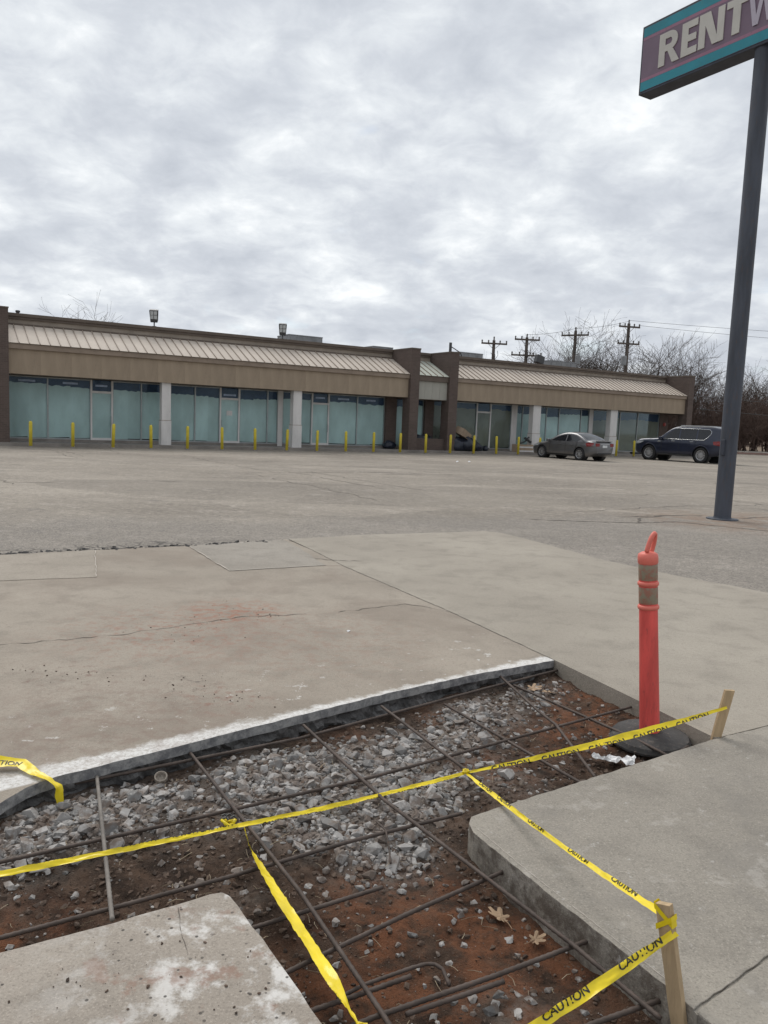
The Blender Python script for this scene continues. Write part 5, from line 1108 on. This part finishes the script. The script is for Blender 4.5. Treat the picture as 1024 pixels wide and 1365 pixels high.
wire((22.5, 58, 4.4), (62, 66, 3.9), .25, 'dark low cable from the mall end wall across the thicket', .018)
wire((22.5, 58, 3.5), (62, 66, 2.8), .3, 'lowest cable from mall end wall across the thicket', .018)

# ------------------------------------------------------------------ bare trees and brush
def tree_mesh(seed, H, spread, trunk_r, stems=1, lv=4, br=(6, 5, 5, 4), low=.28, drop=.0, mt='bark', mc='twig', minr=.013):
    rn = random.Random(seed); tk, cw = MB(), MB()
    def grow(p, d, L, r, lev):
        n = 4 if lev < 2 else 3; pts = [p.copy()]; rs = [r]; q = p.copy(); dd = d.copy()
        for i in range(n):
            dd = (dd+Vector((rn.gauss(0, .16), rn.gauss(0, .16), rn.gauss(0, .10)+.06-drop*lev*.03))).normalized(); q = q+dd*(L/n); pts.append(q.copy()); rs.append(max(minr*.7, r*(1-.62*(i+1)/n)))
        (tk if lev < 2 else cw).tube(pts, rs, 7 if lev == 0 else (5 if lev == 1 else 3), False)
        if lev >= lv: return
        for b in range(br[lev]):
            t = (low if lev == 0 else .22)+(1-(low if lev == 0 else .22))*((b+rn.random())/br[lev]); k_ = min(n-1, int(t*n)); u = t*n-k_; o = pts[k_].lerp(pts[k_+1], u)
            ax = Vector((rn.gauss(0, 1), rn.gauss(0, 1), rn.gauss(0, .35))).normalized(); ax = (ax-dd*ax.dot(dd)*.7).normalized()
            ang = rn.uniform(.45, .95)*spread; nd = (dd*math.cos(ang)+ax*math.sin(ang)).normalized(); nd.z = max(nd.z, -.05)
            grow(o, nd.normalized(), L*rn.uniform(.52, .80)*(1.05 if lev == 0 else 1), max(minr, rs[k_]*rn.uniform(.45, .65)), lev+1)
    for s_ in range(stems):
        d = Vector((rn.gauss(0, .10 if stems == 1 else .38), rn.gauss(0, .10 if stems == 1 else .38), 1)).normalized()
        grow(Vector((rn.gauss(0, .02 if stems == 1 else .35), rn.gauss(0, .02 if stems == 1 else .35), -.1)), d, H*(.55 if stems == 1 else rn.uniform(.35, .6)), trunk_r, 0)
    return tk.mesh('trunk', M[mt], True, False), cw.mesh('crown', M[mc], False, False)
TREES = [tree_mesh(3, 10.5, 1.0, .24, 1, 4, (8, 5, 5, 4)), tree_mesh(8, 10, 1.05, .22, 1, 4, (8, 6, 5, 4)), tree_mesh(21, 9.5, .95, .2, 1, 4, (7, 6, 5, 4))]
BRUSH = [tree_mesh(40+i, 5.2, .8, .05, 7, 3, (6, 5, 5), .1, 0, 'brush', 'brush', .009) for i in range(3)]
def plant(kind, me, x, y, sc_, rz, label, cat, group):
    r = tag(empty(kind, (x, y, .08), rz), label, cat, group); r.scale = (sc_[0], sc_[0], sc_[1])
    inst(me[0], 'trunk' if cat == 'tree' else 'stems', r); inst(me[1], 'crown', r); return r
tl = [(17.5, 78, 1.02, .98, 0), (21.5, 80, 1.05, 1.06, 1), (26.0, 79, 1.05, 1.02, 2), (30.5, 80, .9, .86, 0), (13.0, 88, .9, .80, 1), (10.0, 92, .8, .78, 2), (33.5, 82, .9, .78, 2), (37.0, 80, .95, .80, 1), (24, 88, 1.1, 1.0, 0), (29, 90, 1.1, .98, 1), (41, 82, 1, .82, 0), (19.2, 86, 1.0, 1.02, 2), (35, 92, 1.1, .92, 0), (45, 86, 1.1, .85, 2)]
tn = ['bare tree between the two tallest utility poles', 'bare spreading tree right behind the tallest utility pole', 'bare rounded tree above the end of the tan roof', 'bare tree past the end brick pier of the mall', 'small bare tree behind the two-arm utility pole', 'small bare tree behind the one-arm utility pole']
for i, (x, y, a, b, m_) in enumerate(tl):
    plant('bare_tree', TREES[m_], x, y, (a, b), i*1.7, tn[i] if i < 6 else 'bare brown winter tree in the tangled thicket beyond the mall', 'tree', 'bare trees beyond the mall')
plant('bare_tree', TREES[1], -29.5, 82, (1.0, 1.08), 2.2, 'bare tree with only its top twigs showing over the mall roof', 'tree', 'bare trees beyond the mall')
rn = random.Random(77)
for i in range(30):
    row = i // 10; x = 22.5+(i % 10)*2.5+rn.uniform(-.7, .7)+row*.8; y = 76.5+row*3.2+rn.uniform(-.8, .8)-max(0, (x-34))*.12
    plant('brush_shrub', BRUSH[i % 3], x, y, (rn.uniform(1.0, 1.35), rn.uniform(.95, 1.35)), rn.uniform(0, 6.28), 'leafless reddish-brown brush shrub in the thicket behind the sign pole', 'shrub', 'brush shrubs in the thicket')
# far woodland closing the horizon
mb = MB(); rn = random.Random(5)
for i in range(2600):
    x = rn.uniform(-160, 200); y = rn.uniform(110, 150); h = rn.uniform(3.0, 7.5)*(y/130); b = Vector((x, y, 0)); d = Vector((rn.gauss(0, .22), rn.gauss(0, .1), 1)).normalized()
    mb.tube([b, b+d*h*.6, b+d*h], [.09, .06, .02], 3, False)
    for q in range(9):
        t = rn.uniform(.25, .95); c = b+d*h*t; e_ = c+Vector((rn.gauss(0, 1.0), rn.gauss(0, .7), rn.uniform(.2, 1.6))); mb.tube([c, e_], [.045, .02], 3, False)
tag(mb.build('far_woodland', M['brush'], fix=False), 'far leafless woodland closing the view behind the thicket', 'woodland', kind='stuff')
